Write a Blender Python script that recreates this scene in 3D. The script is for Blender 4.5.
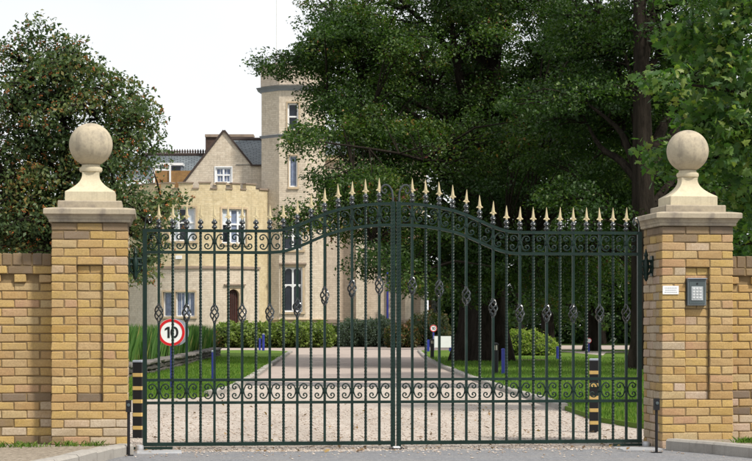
import bpy, bmesh, math, random
import numpy as np
from mathutils import Vector, Matrix

for o in list(bpy.data.objects):
    bpy.data.objects.remove(o)
random.seed(7)
rng = np.random.default_rng(11)
S = bpy.context.scene
COL = S.collection
PI = math.pi
R = math.radians

# ------------------------------------------------------------------ camera
F = 1930.0                       # focal length in photo pixels (photo 752 wide)
CAM = (-2.128, -16.94, 1.097)
YAW = R(6.573)
HOR = 325.0                      # row of the horizon in the photo
cd = bpy.data.cameras.new('camera')
cam = bpy.data.objects.new('camera', cd)
COL.objects.link(cam)
cam.location = CAM
cam.rotation_euler = (PI / 2, 0, -YAW)
cd.sensor_width = 36.0
cd.lens = F / 752 * 36.0
cd.shift_y = (HOR - 230.5) / 752
cd.clip_start = 0.1
cd.clip_end = 3000
S.camera = cam

# ------------------------------------------------------------------ sky, sun, exposure
SUN_EL = R(52)
SUN_AZ = R(137)                  # compass bearing of the sun, measured from +Y towards +X
w = bpy.data.worlds.new('World')
S.world = w
w.use_nodes = True
nt = w.node_tree
nt.nodes.clear()
out = nt.nodes.new('ShaderNodeOutputWorld')
bg = nt.nodes.new('ShaderNodeBackground')
sky = nt.nodes.new('ShaderNodeTexSky')
sky.sky_type = 'NISHITA'
sky.sun_disc = False
sky.sun_elevation = SUN_EL
sky.sun_rotation = SUN_AZ
sk = nt.nodes.new('ShaderNodeVectorMath'); sk.operation = 'SCALE'; sk.inputs['Scale'].default_value = 0.10
nt.links.new(sky.outputs[0], sk.inputs[0])
tc = nt.nodes.new('ShaderNodeTexCoord')
nz = nt.nodes.new('ShaderNodeTexNoise'); nz.inputs['Scale'].default_value = 2.6; nz.inputs['Detail'].default_value = 6
nt.links.new(tc.outputs['Generated'], nz.inputs['Vector'])
cr = nt.nodes.new('ShaderNodeValToRGB')
cr.color_ramp.elements[0].position = 0.36; cr.color_ramp.elements[0].color = (0.70, 0.72, 0.75, 1)
cr.color_ramp.elements[1].position = 0.60; cr.color_ramp.elements[1].color = (0.86, 0.86, 0.86, 1)
nt.links.new(nz.outputs['Fac'], cr.inputs[0])
mx = nt.nodes.new('ShaderNodeMix'); mx.data_type = 'RGBA'
mx.inputs[0].default_value = 0.9
nt.links.new(sk.outputs[0], mx.inputs[6]); nt.links.new(cr.outputs[0], mx.inputs[7])
nt.links.new(mx.outputs[2], bg.inputs['Color'])
bg.inputs['Strength'].default_value = 1.0
nt.links.new(bg.outputs[0], out.inputs[0])

sl = bpy.data.lights.new('sun', 'SUN')
sl.energy = 3.4
sl.angle = R(5)
sl.color = (1.0, 0.94, 0.84)
sun = bpy.data.objects.new('sun', sl)
COL.objects.link(sun)
sd = Vector((math.sin(SUN_AZ) * math.cos(SUN_EL), math.cos(SUN_AZ) * math.cos(SUN_EL), math.sin(SUN_EL)))
sun.rotation_euler = sd.to_track_quat('Z', 'Y').to_euler()
sun.location = (-8, -20, 30)
S.view_settings.view_transform = 'Standard'
S.view_settings.look = 'None'
S.view_settings.gamma = 1.0
S.view_settings.use_curve_mapping = False
S.view_settings.exposure = 0.46

# ------------------------------------------------------------------ helpers
FW = Vector((math.sin(YAW), math.cos(YAW), 0))
RT = Vector((math.cos(YAW), -math.sin(YAW), 0))
C0 = Vector((CAM[0], CAM[1], 0))
def at(px, py, d):
    p = C0 + RT * ((px - 376) / F * d) + FW * d
    return Vector((p.x, p.y, CAM[2] + (HOR - py) / F * d))
def dist(py):
    return F * CAM[2] / (py - HOR)
def gr(px, py, z=0.0):
    p = at(px, py, dist(py)); p.z = z
    return p
def gd(px, d, z=0.0):
    p = at(px, 300, d); p.z = z
    return p

class MB:
    def __init__(s): s.v = []; s.f = []; s.uv = []
    def add(s, vs, fs, uvs=None):
        n = len(s.v); s.v += [tuple(v) for v in vs]
        for i, f in enumerate(fs):
            s.f.append([n + k for k in f])
            s.uv.append(uvs[i] if uvs else None)
    def box(s, x0, x1, y0, y1, z0, z1):
        vs = [(x, y, z) for z in (z0, z1) for y in (y0, y1) for x in (x0, x1)]
        s.add(vs, [(0, 2, 3, 1), (4, 5, 7, 6), (0, 1, 5, 4), (2, 6, 7, 3), (0, 4, 6, 2), (1, 3, 7, 5)])
        return s
    def loft(s, rings, closed=True, cap=True):
        n = len(rings[0]); vs = [p for r_ in rings for p in r_]; fs = []
        for i in range(len(rings) - 1):
            for j in range(n if closed else n - 1):
                a = i * n + j; b = i * n + (j + 1) % n
                fs.append((a, b, b + n, a + n))
        if cap:
            fs.append(tuple(range(n))[::-1]); fs.append(tuple(range((len(rings) - 1) * n, len(rings) * n)))
        s.add(vs, fs)
        return s
    def square(s, prof, cx=0, cy=0):
        return s.loft([[(cx - h, cy - h, z), (cx + h, cy - h, z), (cx + h, cy + h, z), (cx - h, cy + h, z)] for h, z in prof])
    def lathe(s, prof, n=32, cx=0, cy=0):
        return s.loft([[(cx + r_ * math.cos(2 * PI * k / n), cy + r_ * math.sin(2 * PI * k / n), z) for k in range(n)] for r_, z in prof])
    def tube(s, pts, rad, n=6, cap=True):
        pts = [Vector(p) for p in pts]
        if not hasattr(rad, '__len__'): rad = [rad] * len(pts)
        rings = []
        t0 = (pts[1] - pts[0]).normalized()
        up = Vector((0, 0, 1)) if abs(t0.z) < 0.9 else Vector((0, 1, 0))
        nrm = (up - t0 * up.dot(t0)).normalized()
        for i, p in enumerate(pts):
            t = (pts[min(i + 1, len(pts) - 1)] - pts[max(i - 1, 0)])
            if t.length < 1e-9: t = t0.copy()
            t.normalize()
            nrm = nrm - t * nrm.dot(t)
            if nrm.length < 1e-6: nrm = t.orthogonal()
            nrm.normalize()
            b = t.cross(nrm)
            rings.append([p + (nrm * math.cos(2 * PI * k / n) + b * math.sin(2 * PI * k / n)) * rad[i] for k in range(n)])
        return s.loft(rings, cap=cap)
    def bar(s, pts, wy, h):            # rectangular rail running in the XZ plane
        rings = []
        for i, p in enumerate(pts):
            a = Vector(pts[max(i - 1, 0)]); b = Vector(pts[min(i + 1, len(pts) - 1)])
            t = (b - a).normalized(); n = Vector((-t.z, 0, t.x)); p = Vector(p); y = Vector((0, wy / 2, 0))
            rings.append([p - y - n * h / 2, p + y - n * h / 2, p + y + n * h / 2, p - y + n * h / 2])
        return s.loft(rings)
    def twist(s, x, y, z0, z1, a, pitch=0.055, seg=6):
        n = max(2, int((z1 - z0) / pitch * seg)); rings = []
        for i in range(n + 1):
            t = i / n; z = z0 + (z1 - z0) * t; th = 2 * PI * (z / pitch) / 2
            rings.append([(x + a * (1 if k % 2 == 0 else .84) * math.cos(th + k * PI / 4), y + a * (1 if k % 2 == 0 else .84) * math.sin(th + k * PI / 4), z) for k in range(8)])
        return s.loft(rings)
    def grid(s, fn, nu, nv, uv=False):
        vs = [fn(i / nu, j / nv) for j in range(nv + 1) for i in range(nu + 1)]
        fs = [(j * (nu + 1) + i, j * (nu + 1) + i + 1, (j + 1) * (nu + 1) + i + 1, (j + 1) * (nu + 1) + i) for j in range(nv) for i in range(nu)]
        s.add(vs, fs); return s
    def mesh(s, name, smooth=False, fix=True):
        me = bpy.data.meshes.new(name)
        me.from_pydata(s.v, [], s.f)
        if any(u is not None for u in s.uv):
            l = me.uv_layers.new(name='UVMap')
            for p, u in zip(me.polygons, s.uv):
                if u is None: continue
                for k, li in enumerate(p.loop_indices): l.data[li].uv = u[k]
        if fix:
            bm = bmesh.new(); bm.from_mesh(me)
            bmesh.ops.recalc_face_normals(bm, faces=bm.faces); bm.to_mesh(me); bm.free()
        if smooth:
            me.polygons.foreach_set('use_smooth', [True] * len(me.polygons))
            me.set_sharp_from_angle(angle=R(40))
        me.update()
        return me
    def build(s, name, mat, parent=None, smooth=False, fix=True):
        return link(name, s.mesh(name, smooth, fix), mat, parent)

def link(name, me, mat=None, parent=None):
    o = bpy.data.objects.new(name, me)
    COL.objects.link(o)
    if mat is not None and me is not None and not len(me.materials): me.materials.append(mat)
    if parent is not None: o.parent = parent
    return o
def tag(o, label=None, cat=None, group=None, kind=None):
    if label: o['label'] = label
    if cat: o['category'] = cat
    if group: o['group'] = group
    if kind: o['kind'] = kind
    return o
def empty(name, loc, label=None, cat=None, group=None, rz=0, kind=None):
    o = bpy.data.objects.new(name, None); COL.objects.link(o)
    o.location = loc; o.rotation_euler = (0, 0, rz); o.empty_display_size = 0.2
    return tag(o, label, cat, group, kind)
def smooth_path(pts, n):
    P = [np.array(p, float) for p in pts]; P = [2 * P[0] - P[1]] + P + [2 * P[-1] - P[-2]]; o = []
    for i in range(1, len(P) - 2):
        for k in range(n):
            t = k / n; a, b, c, d = P[i - 1], P[i], P[i + 1], P[i + 2]
            o.append(tuple(0.5 * ((2 * b) + (-a + c) * t + (2 * a - 5 * b + 4 * c - d) * t * t + (-a + 3 * b - 3 * c + d) * t ** 3)))
    o.append(tuple(P[-2])); return o

# ------------------------------------------------------------------ materials
class NT:
    def __init__(s, name):
        s.m = bpy.data.materials.new(name); s.m.use_nodes = True
        s.t = s.m.node_tree; s.b = s.t.nodes['Principled BSDF']; s.o = s.t.nodes['Material Output']
    def n(s, typ, **kw):
        x = s.t.nodes.new('ShaderNode' + typ)
        for k, v in kw.items():
            if k in x.inputs: x.inputs[k].default_value = v
            else: setattr(x, k, v)
        return x
    def l(s, a, b): s.t.links.new(a, b)
    def ramp(s, fac, stops, interp='LINEAR'):
        r_ = s.n('ValToRGB'); e = r_.color_ramp; e.interpolation = interp
        while len(e.elements) < len(stops): e.elements.new(0.5)
        for el, (p, c) in zip(e.elements, stops):
            el.position = p; el.color = (*c, 1) if hasattr(c, '__len__') else (c, c, c, 1)
        s.l(fac, r_.inputs[0]); return r_.outputs[0]
    def mix(s, fac, a, b, blend='MIX'):
        m = s.n('Mix', data_type='RGBA', blend_type=blend)
        for sock, v in ((m.inputs[0], fac), (m.inputs[6], a), (m.inputs[7], b)):
            if hasattr(v, 'links'): s.l(v, sock)
            elif hasattr(v, '__len__'): sock.default_value = (*v, 1)
            else: sock.default_value = v
        return m.outputs[2]
    def noise(s, scale, detail=4, vec=None, rough=0.55):
        x = s.n('TexNoise'); x.inputs['Scale'].default_value = scale; x.inputs['Detail'].default_value = detail; x.inputs['Roughness'].default_value = rough
        if vec is not None: s.l(vec, x.inputs['Vector'])
        return x.outputs['Fac']
    def obj(s): return s.n('TexCoord').outputs['Object']
    def pos(s): return s.n('NewGeometry').outputs['Position']
    def bump(s, h, strength=0.3, d=0.01):
        b = s.n('Bump'); b.inputs['Strength'].default_value = strength; b.inputs['Distance'].default_value = d
        s.l(h, b.inputs['Height']); s.l(b.outputs[0], s.b.inputs['Normal'])
    def col(s, c, rough=0.8, metal=0.0, spec=0.3):
        if hasattr(c, 'links'): s.l(c, s.b.inputs['Base Color'])
        else: s.b.inputs['Base Color'].default_value = (*c, 1)
        s.b.inputs['Roughness'].default_value = rough; s.b.inputs['Metallic'].default_value = metal
        s.b.inputs['Specular IOR Level'].default_value = spec
        return s.m

def simple(name, c, rough=0.7, metal=0.0, var=0.15, scale=6.0, spec=0.3, bump=0.0):
    t = NT(name); p = t.pos(); nz_ = t.noise(scale, 5, p)
    dk = tuple(x * (1 - var) for x in c); lt = tuple(min(1, x * (1 + var)) for x in c)
    cc = t.ramp(nz_, [(0.3, dk), (0.7, lt)])
    if bump: t.bump(t.noise(scale * 8, 3, p), bump, 0.004)
    return t.col(cc, rough, metal, spec)

def brick_mat(name, stops, wash):
    stops = [(p_, (c_[0] * .91, c_[1] * .98, c_[2] * 1.02)) for p_, c_ in stops]
    t = NT(name); oi = t.n('ObjectInfo'); p = t.pos()
    base = t.ramp(oi.outputs['Random'], stops)
    n1 = t.noise(11, 6, p, .7); n2 = t.noise(80, 4, p)
    c = t.mix(t.ramp(n1, [(0.42, 0.0), (0.72, 0.55)]), base, wash)
    c = t.mix(t.ramp(n2, [(0.35, 0.0), (0.75, 0.45)]), c, (0.18, 0.11, 0.055), 'MIX')
    c = t.mix(t.ramp(t.noise(5.5, 6, p, .75), [(0.54, 0.0), (0.72, 0.32)]), c, (0.24, 0.15, 0.075))
    n3 = t.noise(1.7, 4, p)
    c = t.mix(t.ramp(n3, [(0.5, 0.0), (0.75, 0.25)]), c, (0.22, 0.17, 0.12))
    t.bump(n2, 0.5, 0.004)
    return t.col(c, 0.9, 0, 0.15)
M = {}
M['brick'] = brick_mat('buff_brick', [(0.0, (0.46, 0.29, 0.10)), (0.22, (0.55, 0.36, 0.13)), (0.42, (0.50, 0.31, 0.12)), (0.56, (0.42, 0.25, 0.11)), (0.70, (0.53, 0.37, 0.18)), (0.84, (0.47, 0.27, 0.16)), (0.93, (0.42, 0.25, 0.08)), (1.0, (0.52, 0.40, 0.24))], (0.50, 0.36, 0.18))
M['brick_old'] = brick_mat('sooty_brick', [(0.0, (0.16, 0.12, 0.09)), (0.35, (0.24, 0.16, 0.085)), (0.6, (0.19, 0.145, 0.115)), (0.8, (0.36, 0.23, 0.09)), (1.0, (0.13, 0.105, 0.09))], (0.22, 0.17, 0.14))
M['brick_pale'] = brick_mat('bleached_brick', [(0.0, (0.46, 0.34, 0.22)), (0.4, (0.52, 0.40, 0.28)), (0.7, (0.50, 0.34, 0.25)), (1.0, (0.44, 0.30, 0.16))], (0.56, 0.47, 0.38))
M['mortar'] = simple('mortar', (0.20, 0.14, 0.072), 0.95, scale=9, var=0.3, bump=0.4)
def stone(name, c, stain, amount=0.5, scale=5):
    t = NT(name); p = t.obj()
    n1 = t.noise(scale, 6, p, 0.65); n2 = t.noise(60, 4, p); n3 = t.noise(scale * 3.1, 5, p)
    cc = t.mix(t.ramp(n1, [(0.48, 0.0), (0.66, amount)]), c, stain)
    cc = t.mix(t.ramp(n2, [(0.4, 0.0), (0.8, 0.35)]), cc, tuple(x * 0.6 for x in c))
    cc = t.mix(t.ramp(n3, [(0.55, 0.0), (0.7, 0.25)]), cc, tuple(min(1, x * 1.25) for x in c))
    mp = t.n('Mapping'); mp.inputs['Scale'].default_value = (9, 9, .7); t.l(p, mp.inputs['Vector'])
    cc = t.mix(t.ramp(t.noise(1.6, 5, mp.outputs[0], .7), [(0.5, 0.0), (0.7, 0.42)]), cc, tuple(x * .75 for x in stain))
    t.bump(n2, 0.3, 0.004)
    return t.col(cc, 0.9, 0, 0.2)
M['ball'] = stone('lichened_stone', (0.44, 0.38, 0.28), (0.19, 0.17, 0.145), 0.85, 5.2)
M['pedestal'] = stone('cream_stone', (0.55, 0.485, 0.35), (0.42, 0.36, 0.26), 0.5)
M['cap'] = stone('weathered_stone', (0.39, 0.335, 0.25), (0.21, 0.18, 0.155), 0.8)
M['kerb'] = stone('kerb_concrete', (0.34, 0.32, 0.29), (0.22, 0.20, 0.18), 0.6)
M['darkstone'] = stone('dark_stone', (0.095, 0.085, 0.08), (0.05, 0.05, 0.045), 0.7, 3)
M['greystone'] = stone('grey_coping_stone', (0.17, 0.155, 0.145), (0.09, 0.085, 0.08), 0.7, 3)
t = NT('gate_paint'); p = t.pos()
t.bump(t.noise(70, 3, p), 0.2, 0.002)
M['gate'] = t.col(t.ramp(t.noise(9, 4, p), [(0.3, (0.0028, 0.0135, 0.0100)), (0.62, (0.0050, 0.0220, 0.0170)), (0.8, (0.018, 0.034, 0.028))]), 0.42, 0, 0.32)
M['collar'] = simple('black_metal', (0.012, 0.018, 0.02), 0.18, 0.0, spec=0.9)
M['gold'] = simple('gilt_paint', (0.52, 0.435, 0.26), 0.5, 0.05, var=0.10, spec=0.5)
M['steel'] = simple('steel_plate', (0.45, 0.46, 0.48), 0.5, 0.4)
M['blackp'] = simple('black_plastic', (0.010, 0.010, 0.012), 0.5)
M['blue'] = simple('blue_paint', (0.018, 0.03, 0.26), 0.45, spec=0.5)
M['yellow'] = simple('yellow_tape', (0.52, 0.36, 0.13), 0.5)
M['grey'] = simple('grey_paint', (0.25, 0.28, 0.33), 0.5)
M['white'] = simple('white_paint', (0.76, 0.77, 0.78), 0.45, var=0.04)
M['red'] = simple('red_sign', (0.55, 0.015, 0.02), 0.4, var=0.05)
M['blackink'] = simple('black_ink', (0.012, 0.012, 0.014), 0.5)
M['inkgrey'] = simple('pale_print', (0.42, 0.44, 0.46), 0.6)
M['keyplate'] = simple('key_plate', (0.40, 0.43, 0.45), 0.5)
M['keycap'] = simple('key_cap', (0.56, 0.58, 0.59), 0.5)
M['panel'] = simple('intercom_housing', (0.13, 0.15, 0.16), 0.4, 0.2, spec=0.5)
M['panelface'] = simple('intercom_face', (0.065, 0.085, 0.09), 0.35, 0.1, spec=0.6)
M['bark'] = None
t = NT('bark'); p = t.obj()
mp = t.n('Mapping'); mp.inputs['Scale'].default_value = (7, 7, 0.9); t.l(p, mp.inputs['Vector'])
n1 = t.noise(1.2, 6, mp.outputs[0], 0.7)
t.bump(n1, 1.0, 0.12)
M['bark'] = t.col(t.ramp(n1, [(0.3, (0.011, 0.009, 0.007)), (0.7, (0.040, 0.032, 0.025))]), 0.95, 0, 0.1)

def leafmat(name, stops, trans=0.35, rough=0.5):
    t = NT(name)
    a = t.n('Attribute'); a.attribute_name = 'tint'
    c = t.ramp(a.outputs['Fac'], stops)
    t.col(c, rough, 0, 0.35)
    tr = t.n('BsdfTranslucent'); c2 = t.mix(1.0, c, (1.0, 1.25, 0.45), 'MULTIPLY'); t.l(c2, tr.inputs['Color'])
    m = t.n('MixShader'); m.inputs[0].default_value = trans
    t.l(t.b.outputs[0], m.inputs[1]); t.l(tr.outputs[0], m.inputs[2]); t.l(m.outputs[0], t.o.inputs['Surface'])
    return t.m
M['oak'] = leafmat('oak_leaf', [(0.0, (0.018, 0.042, 0.012)), (0.45, (0.040, 0.082, 0.018)), (0.78, (0.095, 0.155, 0.028)), (0.93, (0.14, 0.14, 0.03)), (0.965, (0.24, 0.12, 0.02)), (1.0, (0.14, 0.045, 0.03))])
M['dark'] = leafmat('dark_leaf', [(0.0, (0.018, 0.042, 0.012)), (0.5, (0.042, 0.088, 0.020)), (0.85, (0.10, 0.165, 0.030)), (1.0, (0.16, 0.20, 0.04))])
M['maple'] = leafmat('maple_leaf', [(0.0, (0.04, 0.095, 0.03)), (0.45, (0.075, 0.15, 0.04)), (0.8, (0.16, 0.235, 0.055)), (1.0, (0.27, 0.29, 0.08))], 0.5)
M['rowan'] = leafmat('rowan_leaf', [(0.0, (0.032, 0.060, 0.026)), (0.5, (0.075, 0.120, 0.045)), (0.78, (0.14, 0.17, 0.06)), (1.0, (0.24, 0.15, 0.05))], 0.3)
M['hedge'] = leafmat('hedge_leaf', [(0.0, (0.075, 0.12, 0.028)), (0.6, (0.145, 0.205, 0.045)), (1.0, (0.23, 0.29, 0.07))], 0.35)
M['lime'] = leafmat('lime_shrub_leaf', [(0.0, (0.12, 0.19, 0.035)), (0.6, (0.22, 0.30, 0.055)), (1.0, (0.32, 0.36, 0.08))], 0.45)
M['greyleaf'] = leafmat('grey_leaf', [(0.0, (0.075, 0.115, 0.075)), (1.0, (0.17, 0.22, 0.16))], 0.25)
M['redleaf'] = leafmat('mixed_leaf', [(0.0, (0.03, 0.055, 0.02)), (0.6, (0.07, 0.085, 0.025)), (1.0, (0.16, 0.07, 0.03))], 0.3)
M['blade'] = leafmat('iris_blade', [(0.0, (0.04, 0.11, 0.025)), (0.85, (0.12, 0.23, 0.055)), (0.95, (0.22, 0.24, 0.07)), (1.0, (0.28, 0.22, 0.09))], 0.4)
M['grass'] = leafmat('grass_blade', [(0.0, (0.065, 0.135, 0.016)), (0.7, (0.115, 0.215, 0.026)), (1.0, (0.20, 0.25, 0.05))], 0.4, 0.7)
M['berry'] = simple('orange_berry', (0.30, 0.10, 0.032), 0.5, var=0.5, scale=9)

t = NT('lawn_grass'); p = t.pos()
c = t.ramp(t.noise(0.6, 5, p), [(0.3, (0.075, 0.14, 0.02)), (0.7, (0.11, 0.19, 0.026))])
c = t.mix(t.ramp(t.noise(30, 3, p), [(0.4, 0.0), (0.75, 0.6)]), c, (0.12, 0.15, 0.035))
t.bump(t.noise(60, 3, p), 0.8, 0.03)
M['lawn'] = t.col(c, 0.95, 0, 0.1)
t = NT('rough_ground'); p = t.pos()
M['ground'] = t.col(t.ramp(t.noise(0.4, 6, p), [(0.35, (0.035, 0.055, 0.018)), (0.65, (0.06, 0.09, 0.025))]), 0.95, 0, 0.1)
t = NT('gravel'); p = t.pos()
v = t.n('TexVoronoi'); v.inputs['Scale'].default_value = 46; t.l(p, v.inputs['Vector'])
vs = t.n('SeparateColor'); t.l(v.outputs['Color'], vs.inputs[0])
c = t.ramp(vs.outputs[0], [(0.0, (0.27, 0.22, 0.18)), (0.15, (0.35, 0.30, 0.26)), (0.45, (0.42, 0.375, 0.33)), (0.8, (0.50, 0.46, 0.415)), (0.94, (0.40, 0.32, 0.255)), (1.0, (0.60, 0.57, 0.53))])
c = t.mix(t.ramp(t.noise(1.1, 6, p, 0.7), [(0.42, 0.0), (0.7, 0.55)]), c, (0.30, 0.24, 0.20))
c = t.mix(t.ramp(t.noise(5, 4, p), [(0.45, 0.0), (0.75, 0.4)]), c, (0.46, 0.41, 0.36))
mp = t.n('Mapping'); mp.inputs['Scale'].default_value = (.9, .12, 1); t.l(p, mp.inputs['Vector'])
c = t.mix(t.ramp(t.noise(1.6, 4, mp.outputs[0], .6), [(0.46, 0.0), (0.66, 0.55)]), c, (0.27, 0.235, 0.205))
t.bump(v.outputs['Distance'], 0.6, 0.02)
M['gravel'] = t.col(c, 0.95, 0, 0.1)
t = NT('bound_gravel'); p = t.pos()
c = t.ramp(t.noise(40, 4, p), [(0.3, (0.27, 0.22, 0.195)), (0.7, (0.43, 0.37, 0.33))])
c = t.mix(t.ramp(t.noise(0.5, 5, p), [(0.4, 0.0), (0.7, 0.4)]), c, (0.42, 0.35, 0.31))
c = t.mix(t.ramp(t.noise(2.4, 6, p, .75), [(0.48, 0.0), (0.68, 0.5)]), c, (0.20, 0.165, 0.145))
t.bump(t.noise(50, 3, p), 0.4, 0.01)
M['drive'] = t.col(c, 0.95, 0, 0.1)
t = NT('tarmac'); p = t.pos()
n1 = t.noise(75, 4, p, 0.75)
c = t.ramp(n1, [(0.3, (0.12, 0.125, 0.14)), (0.7, (0.27, 0.275, 0.29))])
c = t.mix(t.ramp(t.noise(2.2, 6, p, 0.7), [(0.45, 0.0), (0.72, 0.5)]), c, (0.28, 0.26, 0.24))
c = t.mix(t.ramp(t.noise(14, 5, p, .8), [(0.48, 0.0), (0.66, 0.55)]), c, (0.10, 0.10, 0.11))
c = t.mix(t.ramp(t.noise(40, 4, p, .8), [(0.55, 0.0), (0.66, 0.7)]), c, (0.42, 0.41, 0.40))
t.bump(n1, 0.8, 0.012)
M['tarmac'] = t.col(c, 0.85, 0, 0.25)
t = NT('soil'); p = t.pos()
n1 = t.noise(30, 5, p)
t.bump(n1, 0.8, 0.03)
M['soil'] = t.col(t.ramp(n1, [(0.3, (0.15, 0.125, 0.095)), (0.7, (0.36, 0.31, 0.25))]), 0.95, 0, 0.1)
M['mulch'] = simple('mulch', (0.07, 0.042, 0.03), 0.95, scale=14, var=0.5)

def housewall(name, a, b, c3):
    t = NT(name); uv = t.n('UVMap').outputs[0]
    br = t.n('TexBrick'); t.l(uv, br.inputs['Vector'])
    br.inputs['Scale'].default_value = 1.0; br.inputs['Brick Width'].default_value = 0.34; br.inputs['Row Height'].default_value = 0.115
    br.inputs['Mortar Size'].default_value = 0.010; br.inputs['Bias'].default_value = 0.0
    br.inputs['Color1'].default_value = (*a, 1); br.inputs['Color2'].default_value = (*b, 1); br.inputs['Mortar'].default_value = (*c3, 1)
    p = t.pos()
    c = t.mix(t.ramp(t.noise(0.35, 6, p, 0.65), [(0.45, 0.0), (0.7, 0.45)]), br.outputs[0], tuple(x * 0.72 for x in a))
    c = t.mix(t.ramp(t.noise(3.2, 6, p, 0.8), [(0.46, 0.0), (0.66, 0.6)]), c, tuple(x * 0.62 for x in b))
    c = t.mix(t.ramp(t.noise(7.0, 4, p, 0.8), [(0.52, 0.0), (0.68, 0.55)]), c, tuple(min(.8, x * 1.18) for x in a))
    mp = t.n('Mapping'); mp.inputs['Scale'].default_value = (1.5, 1.5, .16); t.l(p, mp.inputs['Vector'])
    c = t.mix(t.ramp(t.noise(1.3, 5, mp.outputs[0], .7), [(0.52, 0.0), (0.72, 0.4)]), c, tuple(x * .5 for x in b))
    t.bump(br.outputs['Fac'], 0.3, -0.01)
    return t.col(c, 0.92, 0, 0.15)
M['wall_buff'] = housewall('buff_house_brick', (0.63, 0.54, 0.36), (0.56, 0.46, 0.28), (0.50, 0.42, 0.29))
M['wall_cream'] = housewall('cream_house_stone', (0.64, 0.565, 0.46), (0.55, 0.47, 0.37), (0.44, 0.37, 0.29))
M['wall_pink'] = housewall('pinkish_house_stone', (0.58, 0.49, 0.40), (0.51, 0.43, 0.345), (0.42, 0.34, 0.27))
M['wall_ochre'] = housewall('ochre_brick', (0.36, 0.21, 0.08), (0.29, 0.16, 0.07), (0.22, 0.15, 0.09))
M['chimney'] = housewall('chimney_brick', (0.115, 0.075, 0.06), (0.08, 0.055, 0.045), (0.10, 0.08, 0.07))
t = NT('slate'); uv = t.n('UVMap').outputs[0]
br = t.n('TexBrick'); t.l(uv, br.inputs['Vector']); br.inputs['Scale'].default_value = 1.0
br.inputs['Brick Width'].default_value = 0.34; br.inputs['Row Height'].default_value = 0.21; br.inputs['Mortar Size'].default_value = 0.022
br.inputs['Color1'].default_value = (0.15, 0.175, 0.19, 1); br.inputs['Color2'].default_value = (0.09, 0.11, 0.125, 1); br.inputs['Mortar'].default_value = (0.03, 0.035, 0.04, 1)
t.bump(br.outputs['Fac'], 0.5, -0.03)
M['slate'] = t.col(br.outputs[0], 0.55, 0, 0.4)
M['dressing'] = simple('stone_dressing', (0.47, 0.37, 0.25), 0.9, scale=2, var=0.2)
M['dressing_dark'] = simple('weathered_dressing', (0.27, 0.21, 0.165), 0.9, scale=2, var=0.25)
M['lead'] = simple('lead_flashing', (0.26, 0.29, 0.34), 0.5, 0.2, scale=2)
M['verge_board'] = simple('verge_tile', (0.055, 0.04, 0.035), 0.8)
M['glass'] = simple('window_glass', (0.014, 0.018, 0.026), 0.08, 0.0, var=0.4, scale=1.2, spec=0.4)
M['blind'] = simple('blue_blind', (0.17, 0.21, 0.31), 0.35, 0.0, var=0.3, scale=5, spec=0.5)
M['curtain'] = simple('pale_curtain', (0.55, 0.60, 0.66), 0.4, 0.0, var=0.15, scale=5, spec=0.5)
M['doorwood'] = simple('door_wood', (0.055, 0.018, 0.014), 0.5, scale=3, var=0.3)
M['lens'] = simple('lamp_lens', (0.50, 0.46, 0.38), 0.4)

# ------------------------------------------------------------------ ground, drive, lawns
def sheet(name, pts, z, mat, kind='structure', thick=0.0):
    bm = bmesh.new()
    f = bm.faces.new([bm.verts.new((p[0], p[1], z)) for p in pts])
    bmesh.ops.recalc_face_normals(bm, faces=bm.faces)
    if bm.faces[:][0].normal.z < 0: bmesh.ops.reverse_faces(bm, faces=bm.faces)
    if thick:
        r_ = bmesh.ops.extrude_face_region(bm, geom=bm.faces[:])
        bmesh.ops.translate(bm, verts=[x for x in r_['geom'] if isinstance(x, bmesh.types.BMVert)], vec=(0, 0, thick))
        bmesh.ops.recalc_face_normals(bm, faces=bm.faces)
    bmesh.ops.triangulate(bm, faces=bm.faces)
    me = bpy.data.meshes.new(name); bm.to_mesh(me); bm.free()
    o = link(name, me, mat); o['kind'] = kind
    return o
sheet('ground', [(-900, -300), (900, -300), (900, 1500), (-900, 1500)], -0.012, M['ground'])
sheet('gravel_forecourt', [(-9, -0.25), (9, -0.25), (11, 20.3), (-9, 20.3)], 0.0, M['gravel'])
sheet('drive', [gd(60, 36.3), gd(620, 36.3), gd(640, 103), gd(-150, 103)], 0.004, M['drive'])
# tarmac apron with an uneven far edge
tp = [(-14, -14.5), (14, -14.5), (14, -0.2)]
for i in range(57):
    x = 4.2 - i * 0.15
    tp.append((x, -0.20 + 0.10 * math.sin(x * 1.7) + random.uniform(-0.035, 0.035)))
tp.append((-14, -0.2))
sheet('tarmac_apron', tp, 0.006, M['tarmac'])
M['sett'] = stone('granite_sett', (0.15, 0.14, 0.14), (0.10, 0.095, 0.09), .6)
# flush sett course between the drive and the forecourt
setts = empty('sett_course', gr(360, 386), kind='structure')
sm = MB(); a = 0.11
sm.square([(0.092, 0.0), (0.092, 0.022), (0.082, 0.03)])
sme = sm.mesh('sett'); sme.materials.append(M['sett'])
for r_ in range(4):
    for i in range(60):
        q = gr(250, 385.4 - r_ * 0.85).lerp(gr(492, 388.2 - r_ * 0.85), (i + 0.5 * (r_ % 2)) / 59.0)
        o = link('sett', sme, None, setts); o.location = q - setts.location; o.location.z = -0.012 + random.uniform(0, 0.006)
        o.rotation_euler.z = random.uniform(-0.06, 0.06) - YAW

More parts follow.
